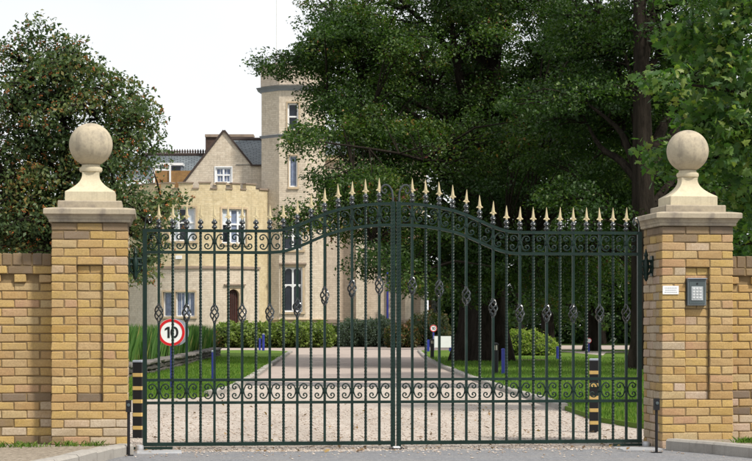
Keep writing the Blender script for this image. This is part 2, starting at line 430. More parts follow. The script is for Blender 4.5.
LL = [(60, 404), (110, 401.5), (150, 399.3), (190, 398), (208, 396.8), (221, 393.5), (236, 387.5), (258, 375), (277, 361.5), (291, 352.6), (268, 351.6), (240, 351.4), (215, 351.6), (150, 352), (60, 353)]
LR = [(419, 351.6), (424, 357), (431, 362), (446, 369), (466, 377.3), (500, 389.5), (530, 398.5), (565, 410.5), (600, 422.5), (640, 429), (690, 431), (830, 431), (900, 380), (900, 351.5), (640, 350.8)]
lawnL = sheet('lawn', [gr(*q) for q in LL], -0.005, M['lawn'], thick=0.06)
lawnR = sheet('lawn', [gr(*q) for q in LR], -0.005, M['lawn'], thick=0.06)
sheet('path', [gr(548, 352.4), gr(562, 353.2), gr(603, 357.2), gr(606, 354.4), gr(640, 353.2)], 0.062, M['gravel'])
sheet('path', [gr(470, 362.0), gr(546, 361.2), gr(548, 362.3), gr(470, 363.4)], 0.062, M['mulch'])

def kerb_line(name, pts, step, wid, h, mat, label, jit=0.01, zb=-0.01):
    k = empty(name, (pts[0][0], pts[0][1], 0), kind='structure')
    P = [Vector((q[0], q[1], 0)) for q in pts]; seg = []
    for a_, b_ in zip(P[:-1], P[1:]):
        n = max(1, round((b_ - a_).length / step))
        for i in range(n): seg.append((a_.lerp(b_, i / n), a_.lerp(b_, (i + 1) / n)))
    for a_, b_ in seg:
        L = (b_ - a_).length - 0.012; m = MB(); b = 0.018
        hh = h + random.uniform(-jit, jit)
        prof = [(-wid / 2, zb), (wid / 2, zb), (wid / 2, hh - b), (wid / 2 - b, hh), (-wid / 2 + b, hh), (-wid / 2, hh - b)]
        m.loft([[(x, y, z) for y, z in prof] for x in (-L / 2, L / 2)])
        o = m.build('kerb_stone', mat, k); o.location = (a_ + b_) / 2 - k.location
        o.rotation_euler.z = math.atan2((b_ - a_).y, (b_ - a_).x)
    return k
kerb_line('lawn_edging', [gr(*q) for q in LL[4:10]], 1.0, 0.13, 0.085, M['kerb'], '')
kerb_line('lawn_edging', [gr(*q) for q in LR[0:8]], 1.0, 0.13, 0.08, M['kerb'], '')
# kerbs flaring out from the pillars and the verges behind them
KR = [(2.36, -0.50), (2.62, -1.05), (2.95, -2.0), (3.45, -3.4), (4.4, -5.2)]
KL = [(-2.36, -0.50), (-2.52, -1.0), (-2.76, -2.1), (-3.2, -3.6), (-4.2, -5.4)]
kerb_line('road_kerb', KR, 0.9, 0.13, 0.115, M['kerb'], '')
kerb_line('road_kerb', KL, 0.6, 0.14, 0.105, M['kerb'], '')
sheet('verge', [(x + 0.08, y + 0.06) for x, y in KR] + [(7, -5.2), (7, 0.35), (2.42, 0.35), (2.42, -0.3)], -0.02, M['soil'], thick=0.105)
sheet('verge', [(x - 0.03, y + 0.08) for x, y in KL] + [(-7, -5.4), (-7, 0.35), (-2.42, 0.35), (-2.42, -0.3)], -0.02, M['soil'], thick=0.095)

# ------------------------------------------------------------------ leaf and blade meshes (numpy)
def quads_mesh(name, V, tint, mat, parent=None, k=4):
    n = len(V) // k; me = bpy.data.meshes.new(name)
    me.vertices.add(n * k); me.vertices.foreach_set('co', V.astype(np.float32).ravel())
    me.loops.add(n * k); me.loops.foreach_set('vertex_index', np.arange(n * k, dtype=np.int32))
    me.polygons.add(n); me.polygons.foreach_set('loop_start', np.arange(0, n * k, k, dtype=np.int32))
    at_ = me.attributes.new('tint', 'FLOAT', 'FACE'); at_.data.foreach_set('value', np.clip(tint, 0, 1).astype(np.float32))
    me.update(calc_edges=True)
    return link(name, me, mat, parent)
def unit(a): return a / (np.linalg.norm(a, axis=1, keepdims=True) + 1e-9)
def leaf_quads(P, size, wid=0.55, up=0.8, fold=0.12):
    n = len(P); s_ = size * rng.uniform(0.65, 1.25, (n, 1))
    nm = unit(rng.normal(size=(n, 3)) * 0.75 + np.array([0, 0, up]))
    tg = rng.normal(size=(n, 3)); tg[:, 2] -= 0.35; tg = unit(tg - nm * (tg * nm).sum(1, keepdims=True))
    bt = np.cross(nm, tg)
    V = np.empty((n, 4, 3))
    V[:, 0] = P - tg * s_ * 0.5; V[:, 2] = P + tg * s_ * 0.5 - nm * s_ * fold
    V[:, 1] = P + bt * s_ * wid * 0.5 + nm * s_ * fold * 0.5 - tg * s_ * 0.05; V[:, 3] = P - bt * s_ * wid * 0.5 + nm * s_ * fold * 0.5 - tg * s_ * 0.05
    return V.reshape(-1, 3)
def sample_ell(n, shell=0.42):
    d = unit(rng.normal(size=(n, 3))); return d * rng.uniform(0, 1, (n, 1)) ** shell

def make_tree(name, base, trunk_r, top, ells, leafm, size, per, label, group=None, spread=0.5, tall=0.55, wander=0.25, limb_r=0.25, tint_bias=0.0, up=0.8, twigs=True, pad=1.0):
    """ells: (centre, (rx, ry, rz), clumps)"""
    base = Vector(base); root = empty(name, base, label, 'tree', group)
    # trunk
    tm = MB(); H = top.z - base.z; n = 20; rings = []; path = []
    ph = [random.uniform(0, 6.28) for _ in range(4)]
    nz_ = 16
    for i in range(nz_ + 1):
        t_ = i / nz_; c = base.lerp(top, t_) + Vector((math.sin(t_ * 5 + ph[0]), math.cos(t_ * 4 + ph[1]), 0)) * wander * t_ * (1 - 0.4 * t_)
        path.append(c)
        rr = trunk_r * ((1 - 0.75 * t_) + 0.28 * math.exp(-t_ * H / (trunk_r * 0.9)))
        ring = []
        for k in range(n):
            a_ = 2 * PI * k / n; fl = math.exp(-t_ * H / (trunk_r * 1.6))
            q = 1 + (0.05 + 0.22 * fl) * math.sin(5 * a_ + ph[2] + t_) + 0.06 * math.sin(9 * a_ + ph[3] - 2 * t_) + random.uniform(-0.02, 0.02)
            ring.append(c - base + Vector((math.cos(a_), math.sin(a_), 0)) * rr * q + Vector((0, 0, -0.08 if i == 0 else 0)))
        rings.append(ring)
    tm.loft(rings)
    tr = tm.build('trunk', M['bark'], root, smooth=True)
    # limbs
    lm = MB(); skel = [(p, trunk_r * 0.3) for p in path[6:]]
    for (c, rad, cnt) in ells:
        c = Vector(c); tries = 1 + (1 if max(rad) > 2.5 else 0)
        for _ in range(tries):
            tgt = c + Vector((random.uniform(-.4, .4) * rad[0], random.uniform(-.4, .4) * rad[1], random.uniform(-.3, .3) * rad[2]))
            hz_ = min(max((tgt.z - base.z) * random.uniform(0.55, 0.85), H * 0.18), H * 0.95)
            st = path[min(nz_, int(hz_ / H * nz_))]
            L = (tgt - st).length; mid = st.lerp(tgt, 0.5) + Vector((random.uniform(-.1, .1) * L, random.uniform(-.1, .1) * L, random.uniform(0.0, 0.14) * L))
            pts = smooth_path([st, st.lerp(mid, 0.5) + Vector((0, 0, 0.04 * L)), mid, tgt], 4)
            r0 = min(limb_r, trunk_r * 0.5) * (0.6 + 0.5 * min(1, L / 7)) * min(1.0, .25 + cnt / 130)
            lm.tube([Vector(q) - base for q in pts], [r0 * (1 - 0.85 * i / (len(pts) - 1)) for i in range(len(pts))], 7)
            skel += [(Vector(q), 0.05) for q in pts[3:]]
    SK = np.array([tuple(p) for p, _ in skel])
    # clumps and twigs
    cl = []; ct = []                      # boughs: flat drooping pads of leaf clumps with gaps between them
    for (c, rad, cnt) in ells:
        nb_ = max(2, cnt // 9); rad = np.array(rad)
        bc = np.array(tuple(c)) + sample_ell(nb_, .5) * np.maximum(rad - pad * np.array([.45, .45, .1]), rad * .45)
        bi = np.arange(cnt) % nb_; of = rng.normal(size=(cnt, 3)); of *= np.minimum(1, 1.5 / (np.linalg.norm(of, axis=1, keepdims=True) + 1e-6))
        of *= np.minimum(np.array([.85, .85, .17]) * pad, rad * .7)
        of[:, 2] -= .22 * (of[:, 0] ** 2 + of[:, 1] ** 2) / pad
        cl.append(bc[bi] + of); ct.append(np.clip(rng.normal(0, .15, nb_), -.25, .22)[bi])
    cl = np.concatenate(cl); ct = np.concatenate(ct); ok = cl[:, 2] > base.z + 0.5; cl = cl[ok]; ct = ct[ok]
    if twigs:
        for q in cl:
            d_ = np.linalg.norm(SK - q, axis=1) + 0.6 * np.maximum(0, SK[:, 2] - q[2]); a_ = Vector(SK[int(d_.argmin())]); b_ = Vector(q)
            L = (b_ - a_).length
            if L < 0.15: continue
            m_ = a_.lerp(b_, 0.55) + Vector((0, 0, 0.10 * L))
            r0 = 0.012 + 0.011 * min(L, 4)
            lm.tube([a_ - base, m_ - base, b_ - base], [r0, r0 * 0.6, r0 * 0.22], 4, cap=False)
    if lm.v: lm.build('limbs', M['bark'], root, smooth=True, fix=False)
    # leaves
    rad = spread * rng.uniform(0.55, 1.35, (len(cl), 1))
    ctint = np.clip(rng.normal(0.45, 0.12, len(cl)), .1, .62) + tint_bias + ct
    idx = np.repeat(np.arange(len(cl)), per)
    off = rng.normal(size=(len(idx), 3)); off *= np.minimum(1, 1.55 / (np.linalg.norm(off, axis=1, keepdims=True) + 1e-6)) * rng.uniform(.75, 1, (len(idx), 1)); off *= np.array([0.66, 0.66, 0.36])
    P = cl[idx] + off * rad[idx]
    P[:, 2] -= 0.18 * (off[:, 0] ** 2 + off[:, 1] ** 2) * rad[idx][:, 0]
    ok = P[:, 2] > base.z + 0.25; P = P[ok]; idx = idx[ok]
    tint = ctint[idx] + rng.normal(0, 0.16, len(idx))
    cr_ = quads_mesh('crown', leaf_quads(P, size, up=up) - np.repeat(np.array([tuple(base)]), len(P) * 4, 0), tint, leafm, root)
    return root, P

# grass blades on lawns and tufts
def in_poly(P, poly):
    x, y = P[:, 0], P[:, 1]; c = np.zeros(len(P), bool); n = len(poly); j = n - 1
    for i in range(n):
        xi, yi = poly[i][0], poly[i][1]; xj, yj = poly[j][0], poly[j][1]
        c ^= ((yi > y) != (yj > y)) & (x < (xj - xi) * (y - yi) / (yj - yi + 1e-12) + xi); j = i
    return c
def blades(name, P, h, wd, lean, mat, parent=None, tint=None, seg=1):
    n = len(P); a_ = rng.uniform(0, 2 * PI, n); hh = h * rng.uniform(0.5, 1.2, n)
    side = np.stack([np.cos(a_), np.sin(a_), 0 * a_], 1) * (wd / 2); la = rng.uniform(0, 2 * PI, n); ln = np.stack([np.cos(la), np.sin(la), 0 * la], 1) * (lean * hh * rng.uniform(0, 1, n))[:, None]
    upv = np.zeros((n, 3)); upv[:, 2] = hh
    V = np.empty((n, 4, 3)); V[:, 0] = P - side; V[:, 1] = P + side; V[:, 2] = P + side * 0.5 + upv * 0.65 + ln * 0.4; V[:, 3] = P + upv + ln
    if tint is None: tint = rng.uniform(0, 1, n)
    return quads_mesh(name, V.reshape(-1, 3), tint, mat, parent)
def lawn_blades(px_poly, dmin, dmax, n, z, h):
    poly = [gr(*q) for q in px_poly]; u = rng.uniform(0, 1, n)
    d = dmin + (dmax - dmin) * u ** 1.6; px = rng.uniform(60, 760, n); rr = (px - 376) / F * d
    P = np.stack([C0.x + RT.x * rr + FW.x * d, C0.y + RT.y * rr + FW.y * d, np.full(n, z)], 1)
    P = P[in_poly(P, poly)]
    tn = .45 + .22 * np.sin(P[:, 0] * .9 + 1.3 * np.sin(P[:, 1] * .35)) * np.cos(P[:, 1] * .5 + P[:, 0] * .3) + .16 * np.sin(P[:, 0] * 3.1 + P[:, 1] * 1.7) + rng.normal(0, .22, len(P))
    o = blades('lawn_grass', P, h, 0.014, 0.6, M['grass'], tint=tn)
    return o
g1 = lawn_blades(LL, 26, 62, 150000, 0.05, 0.065); tag(g1, 'short mown grass on the lawn with the round speed limit sign', 'grass', kind='stuff')
g2 = lawn_blades(LR, 20, 62, 130000, 0.05, 0.065); tag(g2, 'short mown grass on the lawn round the great tree', 'grass', kind='stuff')

# loose stones near the gate
sv = []; sf = []
n = 9000; oct_f = np.array([[0, 2, 4], [2, 1, 4], [1, 3, 4], [3, 0, 4], [2, 0, 5], [1, 2, 5], [3, 1, 5], [0, 3, 5]])
o6 = np.array([[1, 0, 0], [-1, 0, 0], [0, 1, 0], [0, -1, 0], [0, 0, 1], [0, 0, -1]], float)
Pp = np.stack([rng.uniform(-2.9, 4.2, n), -0.35 + 8.5 * rng.uniform(0, 1, n) ** 1.7, np.full(n, 0.004)], 1)
Pp[:420, 1] = -.25 - np.abs(rng.normal(0, .45, 420)); Pp[:420, 2] = .010
Vv = Pp[:, None, :] + o6[None] * rng.uniform(0.5, 1.0, (n, 6, 1)) * np.array([1, 1, 0.6]) * rng.uniform(0.006, 0.019, (n, 1, 1))
tv = Vv[:, oct_f].reshape(-1, 3)
t = NT('loose_stone'); a = t.n('Attribute'); a.attribute_name = 'tint'
M['stones'] = t.col(t.ramp(a.outputs['Fac'], [(0, (0.27, 0.21, 0.165)), (0.3, (0.39, 0.335, 0.29)), (0.8, (0.50, 0.45, 0.405)), (1, (0.38, 0.29, 0.22))]), 0.9, 0, 0.1)
st = quads_mesh('gravel', tv, np.repeat(rng.uniform(0, 1, n), 8), M['stones'], k=3)
tag(st, 'loose pinkish gravel scattered behind the closed gates', 'gravel', kind='stuff')

n = 380; Pp = np.stack([rng.uniform(-2.6, 4.5, n), -0.5 + 12 * rng.uniform(0, 1, n) ** 2, np.full(n, .022)], 1)
M['litter'] = leafmat('fallen_leaf', [(0, (0.10, 0.055, 0.025)), (0.6, (0.22, 0.13, 0.05)), (1, (0.30, 0.20, 0.07))], .1)
tag(quads_mesh('leaf_litter', leaf_quads(Pp, .055, up=2.5), rng.uniform(0, 1, n), M['litter']), 'scattered brown fallen leaves on the gravel behind the gates', 'leaves', kind='stuff')
# weeds at the pillar feet
def weeds(label, x0, x1, y0, y1, n, z):
    cx = rng.uniform(x0, x1, 14); cy = rng.uniform(y0, y1, 14); k = rng.integers(0, 14, n)
    P = np.stack([cx[k] + rng.normal(0, 0.05, n), cy[k] + rng.normal(0, 0.04, n), np.full(n, z)], 1)
    P = P[(P[:, 0] > min(x0, x1)) & (P[:, 0] < max(x0, x1)) & (P[:, 1] < y1 + 0.02)]
    tag(blades('weeds', P, 0.05, 0.012, 1.2, M['grass']), label, 'weeds', kind='stuff')
weeds('low weeds and grass in the verge beside the keypad pillar', 2.7, 4.0, -0.9, -0.37, 900, 0.08)
weeds('sparse weeds along the foot of the pillar without keypad', -3.9, -2.5, -0.62, -0.37, 330, 0.07)

# ------------------------------------------------------------------ brick gate pillars and walls
def chamfer_brick(lx, ly, lz, c=0.0055, j=0.0028):
    bm = bmesh.new(); hx, hy, hz = lx / 2, ly / 2, lz / 2; V = {}
    for sx in (-1, 1):
        for sy in (-1, 1):
            for sz in (-1, 1):
                jj = [random.uniform(-j, j) for _ in range(3)]
                for ax in range(3):
                    h = [hx - c, hy - c, hz - c]; h[ax] += c
                    V[sx, sy, sz, ax] = bm.verts.new((sx * h[0] + jj[0], sy * h[1] + jj[1], sz * h[2] + jj[2]))
    bmesh.ops.convex_hull(bm, input=bm.verts[:])
    bmesh.ops.dissolve_limit(bm, angle_limit=R(1), verts=bm.verts[:], edges=bm.edges[:])
    me = bpy.data.meshes.new('brick'); bm.to_mesh(me); bm.free(); return me
BC = {}
def brick_mesh(l, d, h, mat):
    k = (round(l, 3), round(d, 3), round(h, 3), mat)
    if k not in BC:
        BC[k] = []
        for _ in range(3):
            me = chamfer_brick(l, d, h); me.materials.append(M[mat]); BC[k].append(me)
    return random.choice(BC[k])
CH = 0.073; JT = 0.008; MOD = 0.215; PW = 0.645; BD = 0.1
def put_brick(parent, l, d, x, y, z, rot, mat, h=CH - JT, name='brick'):
    o = link(name, brick_mesh(l, d, h, mat), None, parent)
    j = 0.0016
    o.location = (x + random.uniform(-j, j), y + random.uniform(-j, j), z + random.uniform(-j, j))
    o.rotation_euler = (0, random.uniform(-.006, .006), rot)
    return o
NROW = 27
PL = (PW - 2 * JT) / 3
def pillar(cx, side, label):
    root = empty('gate_pillar', (cx, 0, 0), label, 'pillar')
    H = PW / 2; z0 = 0.0; pan = (6, 21)
    for r_ in range(NROW):
        z = z0 + r_ * CH + CH / 2
        inp = pan[0] <= r_ <= pan[1]
        def mat(face):
            q = random.random()
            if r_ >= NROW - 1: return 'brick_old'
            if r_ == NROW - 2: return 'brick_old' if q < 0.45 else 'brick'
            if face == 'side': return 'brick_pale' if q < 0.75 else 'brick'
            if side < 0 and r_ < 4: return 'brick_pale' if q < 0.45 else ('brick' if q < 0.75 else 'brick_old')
            return 'brick' if q < 0.965 else 'brick_pale'
        fy = -H + BD / 2
        if r_ % 2 == 0:
            for i in range(3):
                x = (i - 1) * (PL + JT)
                y = fy + (0.032 if inp and i == 1 else 0)
                mm = mat('front')
                if inp and i == 1 and r_ == pan[0]: mm = 'brick_old' if side < 0 else 'brick_pale'
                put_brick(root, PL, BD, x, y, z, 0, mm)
                put_brick(root, PL, BD, x, -fy, z, PI, mat('front'))
            for s_ in (-1, 1):
                for i in range(2):
                    put_brick(root, 0.2125 - JT, BD, s_ * (H - BD / 2), (i - 0.5) * 0.2175, z, s_ * PI / 2, mat('side'))
        else:
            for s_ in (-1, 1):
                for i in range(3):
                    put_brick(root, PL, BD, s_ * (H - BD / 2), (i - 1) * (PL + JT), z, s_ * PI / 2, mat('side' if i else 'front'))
            if inp:
                for i, x in enumerate((-0.161, -0.0537, 0.0537, 0.161)):
                    put_brick(root, 0.1075 - JT, BD, x, fy + (0.032 if i in (1, 2) else 0), z, 0, mat('front'))
            else:
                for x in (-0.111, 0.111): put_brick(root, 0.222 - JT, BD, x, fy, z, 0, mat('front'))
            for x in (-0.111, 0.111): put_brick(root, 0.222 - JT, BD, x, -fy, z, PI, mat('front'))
    ct = z0 + NROW * CH; g = 0.006; pz0 = z0 + pan[0] * CH; pz1 = z0 + (pan[1] + 1) * CH
    m = MB(); hh = H - g
    m.box(-hh, hh, -H + BD * 0.5, hh, -0.05, ct - 0.003)                     # body of the joints
    m.box(-hh + .001, -MOD / 2 - 0.004, -hh, -H + BD * 0.6, -0.05, ct - 0.004); m.box(MOD / 2 + 0.004, hh - .001, -hh, -H + BD * 0.6, -0.05, ct - 0.004)
    m.box(-MOD / 2 - 0.006, MOD / 2 + 0.006, -hh + .001, -H + BD * 0.61, -0.05, pz0 - 0.004); m.box(-MOD / 2 - 0.006, MOD / 2 + 0.006, -hh + .001, -H + BD * 0.61, pz1 + 0.004, ct - 0.005)
    m.box(-MOD / 2 - 0.005, MOD / 2 + 0.005, -hh + 0.032, -H + BD * 0.62, pz0 - 0.01, pz1 + 0.01)
    m.build('mortar', M['mortar'], root)
    # moulded cap, two plinth steps, swept pedestal, ball
    T = ct + 0.004
    m = MB().square([(0.335, T - 0.004), (0.345, T), (0.345, T + 0.022), (0.352, T + 0.026), (0.358, T + 0.045), (0.372, T + 0.06), (0.388, T + 0.066), (0.388, T + 0.105), (0.380, T + 0.113), (0.30, T + 0.125)])
    m.build('cap_stone', M['cap'], root)
    m = MB().square([(0.272, T + 0.11), (0.272, T + 0.178), (0.266, T + 0.186), (0.2, T + 0.187)]); m.build('plinth_step', M['cap'], root)
    pr = [(0.213, T + 0.18), (0.213, T + 0.266), (0.209, T + 0.270)]
    for i in range(11):
        t_ = i / 10; pr.append((0.072 + 0.132 * (1 - t_) ** 2.1, T + 0.273 + 0.155 * t_))
    pr += [(0.074, T + 0.445)]
    m = MB().square(pr); m.build('pedestal', M['pedestal'], root, smooth=True)
    m = MB().lathe([(0.070, T + 0.436), (0.078, T + 0.446), (0.094, T + 0.452), (0.100, T + 0.468), (0.097, T + 0.486), (0.082, T + 0.494), (0.076, T + 0.512), (0.02, T + 0.515)], 28)
    m.build('collar', M['pedestal'], root, smooth=True)
    rb = 0.188; zc = T + 0.500 + rb
    m = MB().lathe([(max(0.001, rb * math.sin(PI * i / 28)), zc - rb * math.cos(PI * i / 28)) for i in range(29)], 44)
    m.build('stone_ball', M['ball'], root, smooth=True)
    return root, ct
PX = 2.325 + PW / 2
pilL, CT = pillar(-PX - .022, -1, 'yellow brick gate pillar with stone ball, no keypad, beside the berry tree')
pilR, CT = pillar(PX, 1, 'yellow brick gate pillar with stone ball, carrying the keypad intercom')

def brick_wall(x0, sgn, length, label):
    root = empty('garden_wall', (x0, 0, 0), label, 'wall')
    yf = -0.115; nb = int(length / MOD); rows = 20
    for r_ in range(rows):
        z = r_ * CH + CH / 2; low = r_ < 7
        off = 0 if r_ % 2 == 0 else 0.5
        for i in range(nb):
            x = sgn * (0.11 + (i + off) * MOD)
            q = random.random()
            mt = 'brick' if q < 0.9 else 'brick_pale'
            if r_ in (5, 6): mt = 'brick_old' if q < 0.6 else 'brick'
            elif low: mt = 'brick_pale' if q < .4 else ('brick_old' if q < 0.65 else 'brick')
            put_brick(root, MOD - JT, BD, x, yf + BD / 2 - (0.028 if low else 0), z, 0, mt)
        if off: put_brick(root, 0.098, BD, sgn * 0.053, yf + BD / 2 - (0.028 if low else 0), z, 0, 'brick_pale' if low else 'brick')
    zt = rows * CH
    for i in range(int(length / 0.1075)):                      # dentil course; shade of the recesses put into the set-back bricks' dark colour
        x = sgn * (0.06 + i * 0.1075)
        put_brick(root, 0.1075 - JT, BD, x, yf + BD / 2 - (0.028 if i % 2 == 0 else -0.012), zt + CH / 2, 0, 'brick' if i % 2 == 0 else 'brick_old')
    for i in range(nb):                                        # projecting stretchers
        put_brick(root, MOD - JT, BD, sgn * (0.06 + i * MOD), yf + BD / 2 - 0.03, zt + CH * 1.5, 0, 'brick_old' if random.random() < 0.6 else 'brick')
    for i in range(int(length / 0.085)):                       # coping of bricks on edge
        put_brick(root, 0.075, 0.30, sgn * (0.045 + i * 0.085), yf + 0.12, zt + CH * 2 + 0.054, 0, 'brick_old', h=0.102, name='coping_brick')
    m = MB(); xa, xb = sorted((0, sgn * (length - 0.02)))
    m.box(xa, xb, yf + 0.007, 0.12, -0.05, zt + CH * 2 - 0.004)
    m.box(xa + .003, xb - .003, yf - 0.021, 0.05, -0.05, 7 * CH - 0.012)
    m.box(xa + .003, xb - .003, yf - 0.023, 0.05, zt + CH + 0.005, zt + CH * 2 - 0.006)
    m.box(xa + .002, xb - .002, yf - 0.022, 0.2, zt + CH * 2 - 0.002, zt + CH * 2 + 0.095)
    m.build('mortar', M['mortar'], root)
brick_wall(-PX - .022 - PW / 2, -1, 2.2, 'low yellow brick wall with dark coping adjoining the pillar without keypad')
brick_wall(PX + PW / 2, 1, 2.2, 'low yellow brick wall with dark coping adjoining the keypad pillar')

# ------------------------------------------------------------------ wrought iron gates
PS = 0.121; GAP = 0.026
DROP = np.array([0, .2, 1.4, 3.4, 6.3, 10.8, 16.6, 22.4, 26.6, 27.9, 28, 28, 28, 28, 28, 28, 28, 28, 28]) / 113.0
def drop(k):
    i = int(min(max(math.floor(k), 0), 17)); t_ = k - i
    a, b, c, d = DROP[max(i - 1, 0)], DROP[i], DROP[i + 1], DROP[min(i + 2, 18)]
    return 0.5 * (2 * b + (-a + c) * t_ + (2 * a - 5 * b + 4 * c - d) * t_ ** 2 + (-a + 3 * b - 3 * c + d) * t_ ** 3)
ZT, ZS, ZM1, ZM2, ZB = 2.169, 1.980, 0.616, 0.417, 0.055
def spear_mesh():
    prof = [(0.0, 0.133, 0.0), (0.004, 0.118, 0.003), (0.010, 0.075, 0.006), (0.0145, 0.042, 0.008), (0.018, 0.030, 0.008), (0.033, 0.020, 0.005), (0.030, 0.014, 0.006), (0.017, 0.016, 0.008), (0.011, 0.008, 0.008), (0.013, 0.0, 0.008)]
    m = MB(); rings = []
    for x, z, y in prof:
        x = max(x, 0.0006); y = max(y, 0.0006)
        rings.append([(-x, 0, z), (-x * .35, -y, z), (x * .35, -y, z), (x, 0, z), (x * .35, y, z), (-x * .35, y, z)])
    m.loft(rings); return m.mesh('spearhead')
SPEAR = spear_mesh(); SPEAR.materials.append(M['gold'])
cm = MB().lathe([(0.011, 0.0), (0.021, 0.004), (0.024, 0.014), (0.020, 0.024), (0.012, 0.030), (0.012, 0.040), (0.023, 0.045), (0.026, 0.056), (0.020, 0.068), (0.013, 0.074), (0.010, 0.085)], 12)
COLLAR = cm.mesh('collar', smooth=True); COLLAR.materials.append(M['collar'])
bm_ = MB()
for k in range(4):
    pts = []
    for i in range(11):
        t_ = i / 10; rr = 0.006 + 0.031 * math.sin(PI * t_) ** 0.8; th = k * PI / 2 + 1.15 * PI * t_
        pts.append((rr * math.cos(th), rr * math.sin(th), -0.075 + 0.15 * t_))
    bm_.tube(pts, 0.0072, 6)
bm_.lathe([(0.010, -0.09), (0.014, -0.086), (0.014, -0.072), (0.008, -0.066)], 8); bm_.lathe([(0.008, 0.066), (0.014, 0.072), (0.014, 0.086), (0.010, 0.09)], 8)
BASKET = bm_.mesh('basket', smooth=True); BASKET.materials.append(M['collar'])
def cscroll(sx, hw, hh, k=1.0):
    pts = [(0.013, 0), (0.018, 0.024), (0.030, 0.050), (0.050, 0.064), (0.072, 0.060), (0.085, 0.044), (0.082, 0.027), (0.068, 0.019), (0.055, 0.026), (0.054, 0.038), (0.064, 0.042)]
    full = [(x, -z) for x, z in pts[::-1]] + pts[1:]
    return smooth_path([(sx * x * hw, 0, z * hh) for x, z in full], 3)
SCR = {}
for sx in (-1, 1):
    m = MB().tube(cscroll(sx, 1.0, 1.0), 0.0064, 5); SCR[sx] = m.mesh('scroll', smooth=True); SCR[sx].materials.append(M['gate'])
km = MB().lathe([(0.011, -0.018), (0.018, -0.014), (0.020, 0), (0.018, 0.014), (0.011, 0.018)], 8)
KNUCK = km.mesh('knuckle', smooth=True); KNUCK.materials.append(M['gate'])
def leaf(s_, label):
    root = empty('gate_leaf', (s_ * (GAP + PS * 18), 0, 0), label, 'gate', 'pair of closed wrought iron driveway gates')
    ox = root.location.x
    X = lambda k: s_ * (GAP + PS * k) - ox
    MB().box(X(18) - .019, X(18) + .019, -.019, .019, ZB - .016, ZT - drop(18) + 0.012).build('hinge_post', M['gate'], root)
    m = MB().twist(X(0), 0, ZB - .03, ZT - .02, .0225, pitch=0.06, seg=6); m.box(X(0) - .0185, X(0) + .0185, -.018, .018, ZB - .035, ZT + .02)
    m.build('meeting_post', M['gate'], root)
    ks = [i * 0.25 for i in range(0, 73)]
    for nm, z, h in (('top_rail', ZT, .026), ('upper_rail', ZS, .026)):
        MB().bar([(X(k), 0, z - drop(k)) for k in ks], 0.032, h).build(nm, M['gate'], root)
    for nm, z, h in (('middle_rail', ZM1, .024), ('middle_rail', ZM2, .024), ('bottom_rail', ZB, .032)):
        MB().bar([(X(0), 0, z), (X(18), 0, z)], 0.034, h).build(nm, M['gate'], root)
    for k in range(1, 18):
        x = X(k); zt = ZT - drop(k); odd = k % 2 == 1
        m = MB()
        if odd:
            zb_ = zt - 0.722
            m.box(x - .011, x + .011, -.011, .011, ZB, zb_ - .075); m.box(x - .011, x + .011, -.011, .011, zb_ + .075, zt + .03)
        else:
            m.twist(x, 0, ZB, zt + .03, .0132)
        pk = m.build('picket', M['gate'], root)
        if odd:
            b = link('basket', BASKET, None, pk); b.location = (x, 0, zb_); b.rotation_euler.z = random.uniform(0, 1.5)
        c = link('collar', COLLAR, None, pk); c.location = (x, 0, zt + .018)
        sp = link('spearhead', SPEAR, None, pk); sp.location = (x, 0, zt + .103); sp.scale = (.94, 1, .96 + random.uniform(-.015, .015))
        sp.rotation_euler = (random.uniform(-.03, .03), random.uniform(-.04, .04), random.uniform(-.25, .25))
        if odd:
            slope = (drop(k - .5) - drop(k + .5)) / PS * s_
            for zc in (zt - 0.0945, (ZM1 + ZM2) / 2):
                n_ = link('knuckle', KNUCK, None, root); n_.location = (x, 0, zc)
                for sx in (-1, 1):
                    sc = link('scroll', SCR[sx], None, root); sc.location = (x, 0, zc)
                    if zc > 1: sc.rotation_euler.y = -math.atan(slope)
    # ram's horn at the top of the meeting post, smaller curl on the hinge post
    pts = [(0, 0), (0.004, .06), (.012, .11), (.04, .15), (.075, .155), (.10, .13), (.10, .10), (.08, .083), (.062, .092), (.06, .112), (.075, .12)]
    MB().tube(smooth_path([(X(0) + s_ * x * 1.0, 0, ZT + .01 + z) for x, z in pts], 3), [.011 - .00018 * i for i in range(31)], 7).build('horn_scroll', M['collar'], root, smooth=True)
    zt = ZT - drop(18)
    MB().tube(smooth_path([(X(18) - s_ * x * .55, 0, zt + z * .85) for x, z in pts], 3), .007, 6).build('horn_scroll', M['collar'], root, smooth=True)
    # lower heel strap carrying the pivot
    hx = X(18)
    MB().box(min(hx - s_ * .24, hx + s_ * .10), max(hx - s_ * .24, hx + s_ * .10), -.02, .02, .012, .034).build('heel_strap', M['gate'], root)
    pv = MB().lathe([(.034, .012), (.036, .03), (.034, .05), (.016, .056)], 14, hx + s_ * .045, -.062); pv.build('pivot', M['steel'], root)
    return root
leafL = leaf(-1, 'dark green wrought iron gate leaf with gilt spearheads, hung beside the berry tree')
leafR = leaf(1, 'dark green wrought iron gate leaf with gilt spearheads, hung from the keypad pillar')

